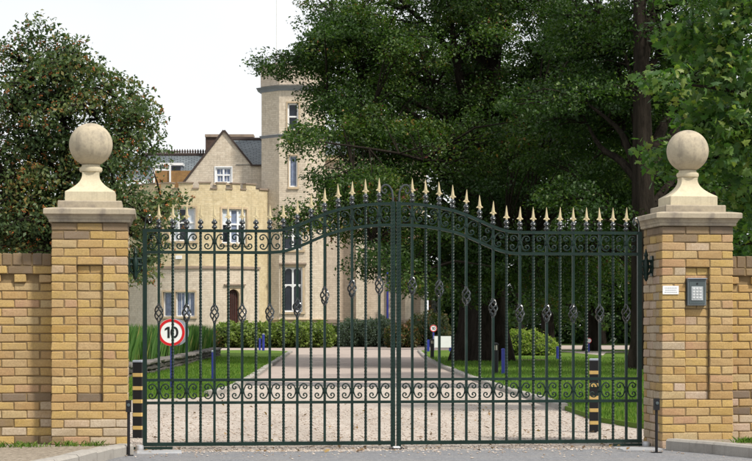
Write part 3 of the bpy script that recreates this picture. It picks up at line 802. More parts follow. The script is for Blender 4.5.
# ornamental upper hinges fixed to the pillars' inner faces
def hinge(s_, label):
    r_ = empty('pillar_hinge', (s_ * (2.325 if s_ > 0 else 2.347), 0, 1.62), label, 'hinge', 'ornamental gate hinges')
    r_.scale = (1.2, 1.2, 1.15)
    m = MB(); X = lambda x: -s_ * x
    m.box(min(X(0.0), X(.012)), max(X(0.0), X(.012)), -.03, .03, -.075, .085); m.build('back_plate', M['gate'], r_)
    m = MB(); m.tube([(X(.012), 0, .0), (X(.10), 0, .0)], .014, 8); m.tube([(X(.012), 0, .045), (X(.10), 0, .045)], .011, 8); m.build('arm', M['gate'], r_, smooth=True)
    m = MB().lathe([(.004, -.115), (.014, -.10), (.018, -.08), (.015, -.05), (.022, -.03), (.024, .03), (.016, .05), (.012, .075), (.018, .09), (.010, .11), (.003, .14)], 12, X(.05), 0); m.build('finial', M['gate'], r_, smooth=True)
    m = MB()
    for q in (-1, 1):
        m.tube(smooth_path([(X(.05 + q * .006), 0, -.07), (X(.05 + q * .035), 0, -.035), (X(.05 + q * .042), 0, .02), (X(.05 + q * .028), 0, .05)], 4), .009, 6)
    m.build('leaf_scroll', M['gate'], r_, smooth=True)
hinge(-1, 'dark green ornamental hinge on the pillar without keypad')
hinge(1, 'dark green ornamental hinge on the keypad pillar')

# floor plates, centre stop, photocell posts
def floor_plate(s_, label):
    m = MB(); x = s_ * 2.10
    m.box(x - .17, x + .21, -.52, -.10, .0, .012); o = m.build('pivot_plate', M['steel']); tag(o, label, 'plate', 'steel pivot plates under the gates')
floor_plate(-1, 'pale steel pivot plate on the ground near the pillar without keypad')
floor_plate(1, 'pale steel pivot plate on the ground near the keypad pillar')
m = MB(); m.square([(.030, 0), (.030, .018), (.024, .022)], 0.0, -.03); cs = empty('gate_stop', (0, -.02, 0.004), 'small white gate stop on the ground where the leaves meet', 'gate stop')
m.build('block', M['white'], cs); MB().lathe([(.07, 0.0), (.066, .008), (.04, .010)], 20, 0, -.03).build('base_plate', M['blackp'], cs)
def photocell(px, py, label):
    p = gr(px, py); r_ = empty('sensor_post', p, label, 'sensor post', 'black gate sensor posts')
    MB().tube([(0, 0, -0.02), (0, 0, .40)], .0125, 8).build('pole', M['blackp'], r_, smooth=True)
    m = MB(); m.box(-.023, .023, -.022, .022, .37, .47); hd = m.build('sensor_head', M['blackp'], r_)
    m = MB().lathe([(.014, 0), (.014, .004), (.008, .005)], 12); o = m.build('sensor_lens', M['panelface'], hd); o.location = (0.0, -.0225, .43); o.rotation_euler.x = PI / 2
    MB().box(-.04, .04, -.04, .04, .0, .012).build('foot', M['blackp'], r_)
photocell(128.6, 456.5, 'thin black sensor post at the foot of the pillar without keypad')
photocell(656.5, 453.5, 'thin black sensor post at the foot of the keypad pillar')

# intercom and plaque on the right pillar
yf = -PW / 2
ic = empty('intercom', (PX - 0.012, yf + 0.032, 1.385), 'dark grey keypad intercom mounted in the pillar recess', 'intercom')
m = MB(); m.loft([[(-.085, y, -.118), (.085, y, -.118), (.085, y, .118), (-.085, y, .118)] for y in (0.0, -.05)] + [[(-.079, -.056, -.112), (.079, -.056, -.112), (.079, -.056, .112), (-.079, -.056, .112)]]); m.build('housing', M['panel'], ic)
MB().box(-.088, .088, -.075, -.003, .118, .126).build('rain_hood', M['grey'], ic)
MB().box(-.07, .07, -.0605, -.0565, -.10, .105).build('face_plate', M['panelface'], ic)
kp = MB().box(-.052, .052, -.0655, -.061, -.070, .052).build('keypad', M['keyplate'], ic)
for i in range(3):
    for j in range(4):
        MB().box(-.041 + i * .029, -.041 + i * .029 + .022, -.0695, -.066, -.054 + j * .026, -.054 + j * .026 + .019).build('key', M['keycap'], kp)
ce = MB().lathe([(.008, 0), (.008, .003)], 12).build('camera_eye', M['blackp'], ic); ce.location = (0, -.0608, .076); ce.rotation_euler.x = PI / 2
pq = empty('plaque', (PX - .245, yf, 1.405), 'small white notice plate on bricks beside the keypad', 'plaque')
MB().box(-.072, .072, -.008, .003, -.037, .037).build('plate', M['white'], pq)
for j, wl in ((1, .055), (0, .05), (-1, .057)):
    m = MB()
    x = -wl
    while x < wl:
        l_ = random.uniform(.006, .016); m.box(x, min(wl, x + l_), -.0095, -.0083, j * .019 - .004, j * .019 + .004); x += l_ + .004
    m.build('print_line', M['inkgrey'], pq)

# ------------------------------------------------------------------ bollards, posts and signs
def striped(px, py, ht, label):
    p = gr(px, py); r_ = empty('striped_bollard', p, label, 'bollard', 'black and yellow bollards behind the gates', rz=R(-12))
    h = .047; b = .008
    oct_ = [(-h + b, -h), (h - b, -h), (h, -h + b), (h, h - b), (h - b, h), (-h + b, h), (-h, h - b), (-h, -h + b)]
    MB().loft([[(x, y, z) for x, y in oct_] for z in (-.03, ht)] ).build('post', M['blackp'], r_)
    MB().loft([[(x * k, y * k, z) for x, y in oct_] for k, z in ((1.06, ht), (1.06, ht + .012), (.9, ht + .02))]).build('cap', M['grey'], r_)
    for i in range(5):
        z = ht - .14 - i * .128
        MB().loft([[(x * 1.03, y * 1.03, zz) for x, y in oct_] for zz in (z, z + .036)]).build('yellow_band', M['yellow'], r_)
striped(138.2, 438, .735, 'square black bollard with yellow bands beside the pillar without keypad')
striped(594, 432.5, .735, 'square black bollard with yellow bands standing on gravel by the lawn')

def disc(m, r_, y0, y1, n=40, z=0):
    m.loft([[(r_ * math.cos(2 * PI * k / n), y, z + r_ * math.sin(2 * PI * k / n)) for k in range(n)] for y in (y0, y1)])
    return m
def ringm(m, r0, r1, y0, y1, n=40, sx=1.0, z=0, x=0):
    P = []
    for r_, y in ((r0, y0), (r1, y0), (r1, y1), (r0, y1), (r0, y0)):
        k_ = r_ if hasattr(r_, '__len__') else (r_, r_)
        P.append([(x + k_[0] * math.cos(2 * PI * k / n), y, z + k_[1] * math.sin(2 * PI * k / n)) for k in range(n)])
    m.loft(P, cap=False); return m
def speed_sign(p, rad, zc, post_r, label, tilt=0.0, digits=True, back=True, group=None, rz=0.0):
    r_ = empty('speed_limit_sign', p, label, 'road sign', group, rz=-YAW + rz)
    MB().tube([(0, .03, -.05), (0, .03, zc + rad * .55)], post_r, 10).build('post', M['blue'], r_, smooth=True)
    f = disc(MB(), rad, -.012, -.006, z=zc).build('sign_face', M['white'], r_)
    ringm(MB(), rad * .79, rad * .985, -.0165, -.011, z=zc).build('red_ring', M['red'], f)
    m = MB(); a = rad
    if not digits: return r_
    # numeral 1
    for (x0, x1, z0, z1) in ((-.285, -.125, -.40, .42),): m.box(a * x0, a * x1, -.0165, -.0115, zc + a * z0, zc + a * z1)
    m.add([(a * x, y, zc + a * z) for y in (-.0165, -.0115) for x, z in ((-.285, .42), (-.48, .28), (-.48, .14), (-.285, .24))], [(0, 1, 2, 3), (7, 6, 5, 4), (0, 4, 5, 1), (1, 5, 6, 2), (2, 6, 7, 3), (3, 7, 4, 0)])
    m.build('numeral', M['blackink'], f)
    ringm(MB(), (a * .135, a * .27), (a * .29, a * .42), -.0165, -.0115, z=zc + a * .01, x=a * .22).build('numeral', M['blackink'], f)
    if back: 
        b = disc(MB(), rad, .065, .071, z=zc).build('reverse_sign', M['grey'], r_); b.location.x = rad * .24
    return r_
pS = gr(171.5, 392.5)
speed_sign(pS, .222, 1.097 + (325 - 332.5) / F * dist(392.5), .026, 'round white sign with red ring and black 10 on the lawn near the pillar')
def blue_post(p, h, rad, label, cap=True):
    r_ = empty('blue_post', p, label, 'post', 'short blue posts along the lawns')
    MB().tube([(0, 0, -.04), (0, 0, h)], rad, 10).build('shaft', M['blue'], r_, smooth=True)
    MB().lathe([(rad * 1.12, h - .01), (rad * 1.12, h + .012), (rad * .6, h + .022), (.002, h + .025)], 10).build('cap', M['grey' if cap else 'blue'], r_, smooth=True)
blue_post(gr(213.3, 386), .62, .036, 'short blue post on lawn corner near the low dark stone wall')
blue_post(gr(263.3, 352), .72, .055, 'thick blue post with pale cap standing before the clipped hedge')
blue_post(gr(259.7, 351.4), .52, .045, 'shorter dark blue post tucked beside another before the clipped hedge', False)
blue_post(gr(503.2, 377), .58, .038, 'slim blue post beside the black bollard lamp under the great tree', False)
blue_post(gr(557.5, 361), .42, .045, 'small blue post in front of the bright lime green shrub', False)
def bollard_lamp(p, h, rad, label):
    r_ = empty('bollard_lamp', p, label, 'bollard lamp', 'black bollard lamps by the drive')
    MB().lathe([(rad * 1.15, -.03), (rad * 1.15, .03), (rad, .035), (rad, h * .78)], 14).build('column', M['blackp'], r_, smooth=True)
    ln = MB().lathe([(rad * .85, h * .78), (rad * .85, h * .94)], 14).build('lens', M['lens'], r_, smooth=True)
    for k in range(6):
        a_ = k * PI / 3 + .3; MB().tube([(rad * .93 * math.cos(a_), rad * .93 * math.sin(a_), h * .77), (rad * .93 * math.cos(a_), rad * .93 * math.sin(a_), h * .95)], .008, 5).build('lens_guard', M['blackp'], ln)
    MB().lathe([(rad * 1.12, h * .93), (rad * 1.12, h * .965), (rad * .7, h), (.003, h * 1.01)], 14).build('hood', M['blackp'], r_, smooth=True)
bollard_lamp(gr(495.5, 376.5), .72, .062, 'black bollard lamp standing before the trunk of the great tree')
bollard_lamp(gr(432.2, 360), .66, .06, 'black bollard lamp at the drive edge below a small speed sign')
speed_sign(gr(433.5, 352.5), .14, 1.097 + (325 - 328.4) / F * dist(352.5), .035, 'small round speed sign with 10 on post behind the drive-edge lamp', back=False)
nb = empty('notice_board', gr(441, 352.8), 'blank white notice board on blue posts beside the great tree', 'notice board', rz=-YAW)
dN = dist(352.8); k_ = dN / F
for x in (-13, 9.5): MB().box(x * k_ - .06, x * k_ + .06, -.04, .04, -.05, .30 if x > 0 else .52).build('post', M['blue'], nb)
MB().box(-7 * k_, 10 * k_, -.085, -.045, 1.097 + (325 - 347.5) * k_, 1.097 + (325 - 336.2) * k_).build('board', M['white'], nb)
MB().box(-7.6 * k_, -6.6 * k_, -.09, -.04, 1.097 + (325 - 348.3) * k_, 1.097 + (325 - 335.8) * k_).build('frame_edge', M['grey'], nb)
speed_sign(gr(589, 353.8), .10, 1.097 + (325 - 340.6) / F * dist(353.8), .03, 'tiny round white sign on a blue post by the distant path', digits=False, back=False)

# low dark stone wall with iris bed
lw = empty('stone_wall', gr(160, 372), 'low curved wall of dark stones edging the iris bed', 'wall')
path = [gr(*q) for q in ((70, 389), (110, 383), (140, 377), (160, 372.5), (182, 366.5), (200, 361.5), (216.5, 357.0))]
pp = [Vector(q) for q in smooth_path([tuple(q) for q in path], 12)]
acc = [0]
for a_, b_ in zip(pp[:-1], pp[1:]): acc.append(acc[-1] + (b_ - a_).length)
def along(s_):
    i = max(0, min(len(acc) - 2, int(np.searchsorted(acc, s_) - 1))); t_ = (s_ - acc[i]) / (acc[i + 1] - acc[i]); return pp[i].lerp(pp[i + 1], t_)
for r_ in range(3):
    s_ = random.uniform(0, .3)
    while s_ < acc[-1] - .3:
        l_ = random.uniform(.45, 1.0) if r_ < 2 else random.uniform(.7, 1.2)
        a_, b_ = along(s_), along(min(s_ + l_, acc[-1])); q = (a_ + b_) / 2
        h_ = .12 if r_ < 2 else .085; dd = .30 if r_ < 2 else .38
        me = chamfer_brick((b_ - a_).length - .02, dd, h_ - .012, .018, .014); me.materials.append(M['darkstone'] if r_ < 2 else M['greystone'])
        o = link('stone', me, None, lw); o.location = q - lw.location; o.location.z = .05 + (.0, .12, .24)[r_] + h_ / 2 - .04
        o.rotation_euler = (random.uniform(-.03, .03), random.uniform(-.03, .03), math.atan2((b_ - a_).y, (b_ - a_).x))
        s_ += l_
# iris blades behind the wall
n = 13000; s_ = rng.uniform(0, acc[-1] - .2, n); P = np.array([tuple(along(x)) for x in s_]); back = rng.uniform(.35, 3.2, n)
P[:, 0] += FW.x * back - RT.x * back * .35; P[:, 1] += FW.y * back - RT.y * back * .35; P[:, 2] = .05
P = P[np.argsort(P[:, 0])]
tag(blades('iris_bed', P, .92, .022, .26, M['blade']), 'dense bed of tall green iris blades behind the low dark wall', 'plants', kind='stuff')


# ------------------------------------------------------------------ the country house
DH = 112.0
house = empty('country_house', gd(376, DH), 'pale brick country house with octagonal tower and battlemented bow', 'house', rz=-YAW)
def hx(px, w=0.0): return (px - 376) / F * (DH + w)
def hz(py, w=0.0): return CAM[2] + (HOR - py) / F * (DH + w)
def flat(ox, oy, ang=0.0):
    c, s_ = math.cos(ang), math.sin(ang)
    return lambda u, z, d: (ox + u * c - d * s_ * 1.0, oy + u * s_ + d * c, z)
def bowmap(cx, cy, Rb):
    return lambda u, z, d: (cx + (Rb - d) * math.sin(u / Rb), cy - (Rb - d) * math.cos(u / Rb), z)
def mbox(m, mp, u0, u1, z0, z1, d0, d1, n=1):
    for i in range(n):
        a_ = u0 + (u1 - u0) * i / n; b_ = u0 + (u1 - u0) * (i + 1) / n
        vs = [mp(u, z, d) for z in (z0, z1) for d in (d0, d1) for u in (a_, b_)]
        uvs = [[(a_, z0), (a_, z0), (b_, z0), (b_, z0)], [(a_, z1)] * 4, [(a_, z0), (b_, z0), (b_, z1), (a_, z1)], [(a_, z0), (a_, z1), (b_, z1), (b_, z0)], [(d0, z0), (d0, z1), (d1, z1), (d1, z0)], [(d0, z0), (d1, z0), (d1, z1), (d0, z1)]]
        m.add(vs, [(0, 2, 3, 1), (4, 5, 7, 6), (0, 1, 5, 4), (2, 6, 7, 3), (0, 4, 6, 2), (1, 3, 7, 5)], uvs)
    return m
def panel(m, mp, u0, u1, z0, z1, holes=(), rev=0.25, du=None):
    us = {u0, u1}; zs = {z0, z1}
    for a_, b_, c_, d_ in holes: us |= {a_, b_}; zs |= {c_, d_}
    if du:
        k = max(1, int((u1 - u0) / du)); us |= {u0 + (u1 - u0) * i / k for i in range(k + 1)}
    us = sorted(us); zs = sorted(zs)
    for i in range(len(us) - 1):
        for j in range(len(zs) - 1):
            uc = (us[i] + us[i + 1]) / 2; zc = (zs[j] + zs[j + 1]) / 2
            if any(a_ < uc < b_ and c_ < zc < d_ for a_, b_, c_, d_ in holes): continue
            q = [(us[i], zs[j]), (us[i + 1], zs[j]), (us[i + 1], zs[j + 1]), (us[i], zs[j + 1])]
            m.add([mp(u, z, 0) for u, z in q], [(0, 1, 2, 3)], [q])
    for a_, b_, c_, d_ in holes:
        for p_, q_ in (((a_, c_), (a_, d_)), ((b_, c_), (b_, d_)), ((a_, d_), (b_, d_)), ((a_, c_), (b_, c_))):
            m.add([mp(*p_, 0), mp(*q_, 0), mp(*q_, rev), mp(*p_, rev)], [(0, 1, 2, 3)], [[p_, q_, (q_[0] + .2, q_[1]), (p_[0] + .2, p_[1])]])
    return m
def window(mp, u0, u1, z0, z1, cols, transom=None, panes=('glass',), bars=(0, 0), surround=0.10, dep=0.16, arch=False, hood=False, fr=0.075, sfx='dressing', framemat='white'):
    m = MB()
    mbox(m, mp, u0, u0 + fr, z0, z1, dep - .05, dep + .05); mbox(m, mp, u1 - fr, u1, z0, z1, dep - .05, dep + .05)
    mbox(m, mp, u0 + fr, u1 - fr, z1 - fr, z1, dep - .05, dep + .05); mbox(m, mp, u0 + fr, u1 - fr, z0, z0 + fr, dep - .05, dep + .05)
    wn = m.build('window', M[framemat], house)
    cw = (u1 - u0 - 2 * fr) / cols
    m = MB()
    for i in range(1, cols): mbox(m, mp, u0 + fr + cw * i - .05, u0 + fr + cw * i + .05, z0 + fr, z1 - fr, dep - .07, dep + .04)
    if m.v: m.build('mullion', M[framemat], wn)
    if transom:
        zt = z0 + (z1 - z0) * transom
        for i in range(cols):
            m = MB(); mbox(m, mp, u0 + fr + cw * i + (.052 if i else 0), u0 + fr + cw * (i + 1) - (.052 if i < cols - 1 else 0), zt - .045, zt + .045, dep - .06, dep + .04); m.build('transom', M[framemat], wn)
    for i in range(cols):
        a_ = u0 + fr + cw * i; spans = [(z0 + fr, z1 - fr)] if not transom else [(z0 + fr, zt - .045), (zt + .045, z1 - fr)]
        for j, (c_, d_) in enumerate(spans):
            m = MB(); mbox(m, mp, a_ + .03, a_ + cw - .03, c_, d_, dep + .01, dep + .03); m.build('pane', M[panes[(i * len(spans) + j) % len(panes)] if len(panes) > 1 else panes[0]], wn)
            nb_, nh = bars
            if nb_ or nh:
                m = MB()
                for k in range(1, nb_ + 1): mbox(m, mp, a_ + cw * k / (nb_ + 1) - .014, a_ + cw * k / (nb_ + 1) + .014, c_, d_, dep - .01, dep + .008)
                for k in range(1, nh + 1):
                    zz = c_ + (d_ - c_) * k / (nh + 1); mbox(m, mp, a_ + .03, a_ + cw - .03, zz - .014, zz + .014, dep - .012, dep + .006)
                m.build('glazing_bar', M[framemat], wn)
            if arch:      # arched head: two spandrels
                m = MB(); top = d_; r_ = cw / 2 - .04; cx_ = a_ + cw / 2
                for q in (-1, 1):
                    pts = [(cx_ + q * r_, top - r_ * .8), (cx_ + q * r_, top)] + [(cx_ + q * r_ * math.cos(th), top - r_ * .8 + r_ * .8 * math.sin(th)) for th in (PI / 2, PI * .4, PI * .3, PI * .2, PI * .1)]
                    n_ = len(pts); m.add([mp(u, z, dep - .055) for u, z in pts] + [mp(u, z, dep + .02) for u, z in pts], [tuple(range(n_)), tuple(range(2 * n_ - 1, n_ - 1, -1))] + [(k, (k + 1) % n_, n_ + (k + 1) % n_, n_ + k) for k in range(n_)])
                m.build('arched_head', M[framemat], wn)
    m = MB(); s_ = surround
    mbox(m, mp, u0 - s_, u0, z0, z1, -.04, .06); mbox(m, mp, u1, u1 + s_, z0, z1, -.04, .06); mbox(m, mp, u0 - s_, u1 + s_, z1, z1 + s_ * 1.2, -.042, .06, 2)
    m.build('surround', M[sfx], wn)
    m = MB(); mbox(m, mp, u0 - s_ - .03, u1 + s_ + .03, z0 - .12, z0, -.09, .06, 2); m.build('sill', M['dressing'], wn)
    if hood:
        m = MB(); mbox(m, mp, u0 - s_ - .12, u1 + s_ + .12, z1 + s_ * 1.2, z1 + s_ * 1.2 + .09, -.14, .03, 2); m.build('hood_mould', M['dressing_dark'], wn)
    return wn

# bow-fronted bay
wB = -2.2; cyB = 2.2; RB = 4.4; cxB = hx(196, wB); bmap = bowmap(cxB, cyB, RB)
def bu(px):
    s_ = max(-.995, min(.995, (hx(px, wB + .6) - cxB) / RB)); return RB * math.asin(s_)
zpar = hz(187.5, wB); zstr = hz(267, wB); zg = -0.1
u_l, u_r = -RB * 1.25, bu(258)
up = [(bu(170), bu(196.5), hz(241, wB), hz(208, wB)), (bu(222.5), bu(246), hz(243, wB), hz(208.5, wB))]
lo = [(bu(163.5), bu(173), hz(316.5, wB), hz(292, wB)), (bu(176.5), bu(196), hz(316.5, wB), hz(292, wB)), (bu(227), bu(240.5), zg, hz(287.5, wB))]
panel(MB(), bmap, u_l, u_r, zstr, zpar, up, .3, .35).build('bow_wall', M['wall_buff'], house)
panel(MB(), bmap, u_l, u_r, zg, zstr, lo, .3, .35).build('bow_wall', M['wall_cream'], house)
m = MB(); mbox(m, bmap, u_l, u_r + .02, zstr - .09, zstr + .05, -.09, .05, 16); m.build('string_course', M['dressing_dark'], house)
window(bmap, *up[0], 3, .56, ('curtain', 'curtain', 'glass', 'glass', 'curtain', 'curtain'), hood=False)
window(bmap, *up[1], 3, .56, ('glass', 'curtain', 'blind', 'blind', 'glass', 'curtain'))
window(bmap, *lo[0], 1, None, ('blind',), surround=.08, fr=.05)
window(bmap, *lo[1], 2, None, ('blind',), (1, 0), surround=.08, fr=.06)
# blinds: vertical slats behind the lower panes
# parapet merlons with coping
cuts = [bu(x) for x in (120, 139, 158, 176, 196.5, 214.5, 229.5, 243, 257)]
for i in range(len(cuts) - 1):
    a_, b_ = cuts[i] + .2, cuts[i + 1] - .2
    m = MB(); mbox(m, bmap, a_, b_, zpar - .02, zpar + .26, 0.0, .35, 4); mr = m.build('merlon', M['wall_buff'], house)
    m = MB(); mbox(m, bmap, a_ - .05, b_ + .05, zpar + .26, zpar + .325, -.06, .40, 4); m.build('coping', M['dressing_dark'], mr)
    m = MB(); mbox(m, bmap, cuts[i] - .2, cuts[i] + .2, zpar - .07, zpar - .005, -.06, .38); m.build('crenel_sill', M['dressing_dark'], house)
# roof deck behind the parapet
m = MB(); N = 18
m.add([bmap(u_l + (u_r - u_l) * i / N, zpar - .05, .03) for i in range(N + 1)] , [tuple(range(N + 1))]); m.build('bow_roof', M['lead'], house)
# return pilaster at the bay's right end
xr = hx(266, 0)
pm = flat(bmap(u_r, 0, 0)[0], bmap(u_r, 0, 0)[1], R(48))
panel(MB(), pm, 0, 1.5, zg, hz(190.5, 0)).build('bow_return', M['wall_buff'], house)
m = MB(); mbox(m, pm, -.03, 1.5, hz(190.5, 0), hz(190.5, 0) + .10, -.07, .25); m.build('coping', M['dressing_dark'], house)
# door: arched, with stone frame and label
du0, du1, dz1 = bu(227), bu(240.5), hz(287.5, wB)
uc = (du0 + du1) / 2; rw = (du1 - du0) / 2
def arch_pts(r_, zs, k=10): return [(uc - r_, zg)] + [(uc - r_ * math.cos(PI * i / k), zs + r_ * .95 * math.sin(PI * i / k)) for i in range(k + 1)] + [(uc + r_, zg)]
zs_ = dz1 - rw * 1.0
inner = arch_pts(rw * .84, zs_); outer = [(du0 - .02, zg)] + [(uc - rw * 1.05 * max(-1, min(1, 1.25 * math.cos(PI * i / 10))), dz1 + .02 if 2 <= i <= 8 else (zs_ + (dz1 + .02 - zs_) * (i if i < 3 else 10 - i) / 2.0)) for i in range(11)] + [(du1 + .02, zg)]
m = MB(); n_ = len(inner)
for i in range(n_ - 1):
    for d0 in (.03,):
        m.add([bmap(*outer[i], d0), bmap(*outer[i + 1], d0), bmap(*inner[i + 1], d0), bmap(*inner[i], d0)], [(0, 1, 2, 3)])
    m.add([bmap(*inner[i], .03), bmap(*inner[i + 1], .03), bmap(*inner[i + 1], .24), bmap(*inner[i], .24)], [(0, 1, 2, 3)])
m.build('door_frame', M['dressing'], house, fix=False)
m = MB(); pts = arch_pts(rw * .86, zs_); m.add([bmap(u, z, .22) for u, z in pts], [tuple(range(len(pts)))]); dr = m.build('door', M['doorwood'], house)
for i in range(4):
    u_ = uc + rw * .7 * (-.6 + .4 * i); m = MB(); mbox(m, bmap, u_ - .012, u_ + .012, zg, zs_ + .2, .19, .215); m.build('batten', M['verge_board'], dr)
m = MB(); mbox(m, bmap, uc + rw * .42, uc + rw * .5, 1.0, 1.12, .15, .21); m.build('handle', M['collar'], dr)
m = MB(); mbox(m, bmap, du0 - .16, du1 + .28, dz1 + .13, dz1 + .21, -.13, .05, 2); m.build('door_label', M['dressing_dark'], house)
m = MB(); mbox(m, bmap, bu(177), bu(183), hz(259, wB), hz(255.5, wB), -.12, .0); m.build('alarm_box', M['white'], house)

# gabled block behind the bow
wG = 1.4; gx = lambda q: hx(q, wG); gz = lambda q: hz(q, wG)
gm = flat(0, wG)
ax_, az = gx(224), gz(130.5); lx_, lz_ = gx(170), gz(200); rx_, rz_ = gx(251.5), gz(165)
gw = (gx(215.5), gx(231.5), gz(183), gz(167.5))
m = MB(); base_z = gz(200)
us = sorted({lx_, gw[0], ax_, gw[1], rx_, gx(266)})
topz = lambda u: az - (ax_ - u) * (az - lz_) / (ax_ - lx_) if u <= ax_ else (az - (u - ax_) * (az - rz_) / (rx_ - ax_) if u < rx_ else rz_)
for a_, b_ in zip(us[:-1], us[1:]):
    segs = [(base_z, None)] if not (gw[0] - .001 <= a_ and b_ <= gw[1] + .001) else [(base_z, gw[2]), (gw[3], None)]
    for c_, d_ in segs:
        q = [(a_, c_), (b_, c_), (b_, d_ if d_ else max(topz(b_), c_)), (a_, d_ if d_ else max(topz(a_), c_))]
        m.add([gm(u, z, 0) for u, z in q], [(0, 1, 2, 3)], [q])
panel(m, gm, lx_, gx(266), zg, base_z)
m.build('gable_wall', M['wall_cream'], house)
window(gm, *gw, 2, .52, ('blind',), (1, 0), surround=.06, dep=.1, fr=.09, sfx='white')
for a_, b_ in (((gx(168), gz(203)), (ax_, az)), ((ax_, az), (rx_ + .05, rz_ - .05))):
    m = MB(); dx_, dz_ = b_[0] - a_[0], b_[1] - a_[1]; L = math.hypot(dx_, dz_); nx, nz2 = -dz_ / L, dx_ / L
    vs = [(q[0] + nx * o_, wG + y, q[1] + nz2 * o_) for q in (a_, b_) for o_ in (-.03, .075) for y in (-.10, .35)]
    m.add(vs, [(0, 1, 3, 2), (4, 6, 7, 5), (0, 2, 6, 4), (1, 5, 7, 3), (0, 4, 5, 1), (2, 3, 7, 6)]); m.build('verge', M['verge_board'], house)
def roof(pts, name='slate_roof', mat='slate'):
    a_, b_, c_, d_ = [Vector(q) for q in pts]; L = (b_ - a_).length; Hh = (d_ - a_).length
    m = MB(); m.add([a_, b_, c_, d_], [(0, 1, 2, 3)], [[(0, 0), (L, 0), (L, Hh), (0, Hh)]]); return m.build(name, M[mat], house, fix=False)
roof([(lx_, wG, lz_), (lx_, wG + 7, lz_), (ax_, wG + 7, az), (ax_, wG, az)][::-1]); roof([(rx_, wG, rz_), (ax_, wG, az), (ax_, wG + 7, az), (rx_, wG + 7, rz_)])
# main roof right of the gable and its ridge
wR = 5.0
roof([(gx(236), wG - .05, gz(164.8)), (gx(268), wG - .05, gz(164.8)), (hx(268, wR), wR, hz(139.5, wR)), (hx(228, wR), wR, hz(139.5, wR))])
m = MB(); m.tube([(hx(222, wR), wR, hz(139.5, wR)), (hx(268, wR), wR, hz(139.5, wR))], .12, 6); m.build('ridge', M['verge_board'], house)
m = MB(); m.box(gx(250.5), gx(264), wG - .18, wG - .06, gz(166.2), gz(164.6)); m.build('gutter', M['verge_board'], house)
# chimney stack
wC = 6.0; fm = flat(0, wC); m = MB(); mbox(m, fm, hx(205.5, wC), hx(253, wC), hz(175, wC), hz(137, wC), 0, 1.0); ch = m.build('chimney', M['chimney'], house)
m = MB(); mbox(m, fm, hx(205, wC), hx(253.6, wC), hz(137, wC), hz(134.3, wC), -.1, 1.1); m.build('chimney_cap', M['dressing_dark'], ch)
# left wing: wall, roof with cresting, dormer
wL = 3.0; lm_ = flat(0, wL)
panel(MB(), lm_, hx(60, wL), hx(192, wL), zg, hz(186, wL), [(hx(128.5, wL), hx(142, wL), hz(313, wL), hz(292, wL))]).build('wing_wall', M['wall_cream'], house)
m = MB()
wv = window(lm_, hx(128.5, wL), hx(142, wL), hz(313, wL), hz(292, wL), 1, None, ('curtain',), (0, 5), surround=.08)
om = flat(0, wL - .3); m = MB(); mbox(m, om, hx(155, wL), hx(192, wL), hz(192, wL), hz(171, wL), 0, .6); m.build('ochre_parapet', M['wall_ochre'], house)
m = MB(); mbox(m, om, hx(170, wL), hx(171.6, wL), hz(185, wL), hz(164, wL), -.12, 0); m.build('vent_pipe', M['white'], house)
m = MB(); mbox(m, om, hx(154, wL), hx(155.6, wL), hz(185, wL), hz(166, wL), -.12, 0); m.build('vent_pipe', M['white'], house)
wK = 6.5
roof([(hx(60, wL), wL - .2, hz(180, wL)), (hx(205, wL), wL - .2, hz(180, wL)), (hx(205, wK), wK, hz(155.5, wK)), (hx(60, wK), wK, hz(155.5, wK))])
m = MB(); m.box(hx(60, wK), hx(206, wK), wK - .06, wK + .06, hz(156, wK), hz(154.6, wK)); rdg = m.build('ridge', M['verge_board'], house)
cme = MB().square([(.09, 0), (.05, .16), (.07, .2), (.005, .36)]).mesh('cresting'); cme.materials.append(M['verge_board'])
x = 146.0
while x < 206:
    o = link('cresting', cme, None, rdg); o.location = (hx(x, wK), wK, hz(154.6, wK)); x += 2.6
wD = 4.0; dm = flat(0, wD); m = MB(); mbox(m, dm, hx(150, wD), hx(182, wD), hz(178, wD), hz(165.5, wD), 0, 2.2); dor = m.build('dormer', M['lead'], house)
m = MB(); mbox(m, dm, hx(149, wD), hx(183, wD), hz(165.5, wD), hz(163, wD), -.15, 2.2); m.build('dormer_fascia', M['white'], dor)
for k in range(3):
    m = MB(); a_ = 152 + k * 10; mbox(m, dm, hx(a_, wD), hx(a_ + 8.5, wD), hz(177, wD), hz(166.5, wD), -.05, -.01); m.build('dormer_window', M['white' if k < 2 else 'glass'], dor)

# octagonal tower
tcx = hx(293.5, 1.0); af = hx(325, 1.0) - tcx; tcy = af - .6; side = 2 * af * math.tan(PI / 8)
ztop = hz(66, .0)
def facet(k):
    th = k * PI / 4                      # 0 faces the viewer
    nx, ny = math.sin(th), -math.cos(th); tx, ty = math.cos(th), math.sin(th)
    ox, oy = tcx + nx * af - tx * side / 2, tcy + ny * af - ty * side / 2
    return lambda u, z, d: (ox + tx * u - nx * d, oy + ty * u - ny * d, z)
f0 = facet(0); fu = lambda px: hx(px, -.6) - f0(0, 0, 0)[0]
th_ = [(fu(287.5), fu(298.5), hz(130, -.6), hz(103, -.6)), (fu(289), fu(297.5), hz(187, -.6), hz(155.5, -.6)), (fu(283), fu(302.5), hz(250, -.6), hz(219, -.6)), (fu(283), fu(302.5), hz(312, -.6), hz(267, -.6))]
m = MB()
for k in range(8):
    panel(m, facet(k), 0, side, zg, ztop, th_ if k == 0 else (), .3)
m.build('tower_wall', M['wall_cream'], house)
window(f0, *th_[0], 1, .5, ('glass',), (0, 0), surround=.07, fr=.1)
window(f0, *th_[1], 1, None, ('blind',), (0, 0), surround=.05, fr=.08)
window(f0, *th_[2], 2, .45, ('glass',), surround=.10, fr=.09)
window(f0, *th_[3], 2, .60, ('glass',), surround=.12, fr=.09, arch=True, hood=True)
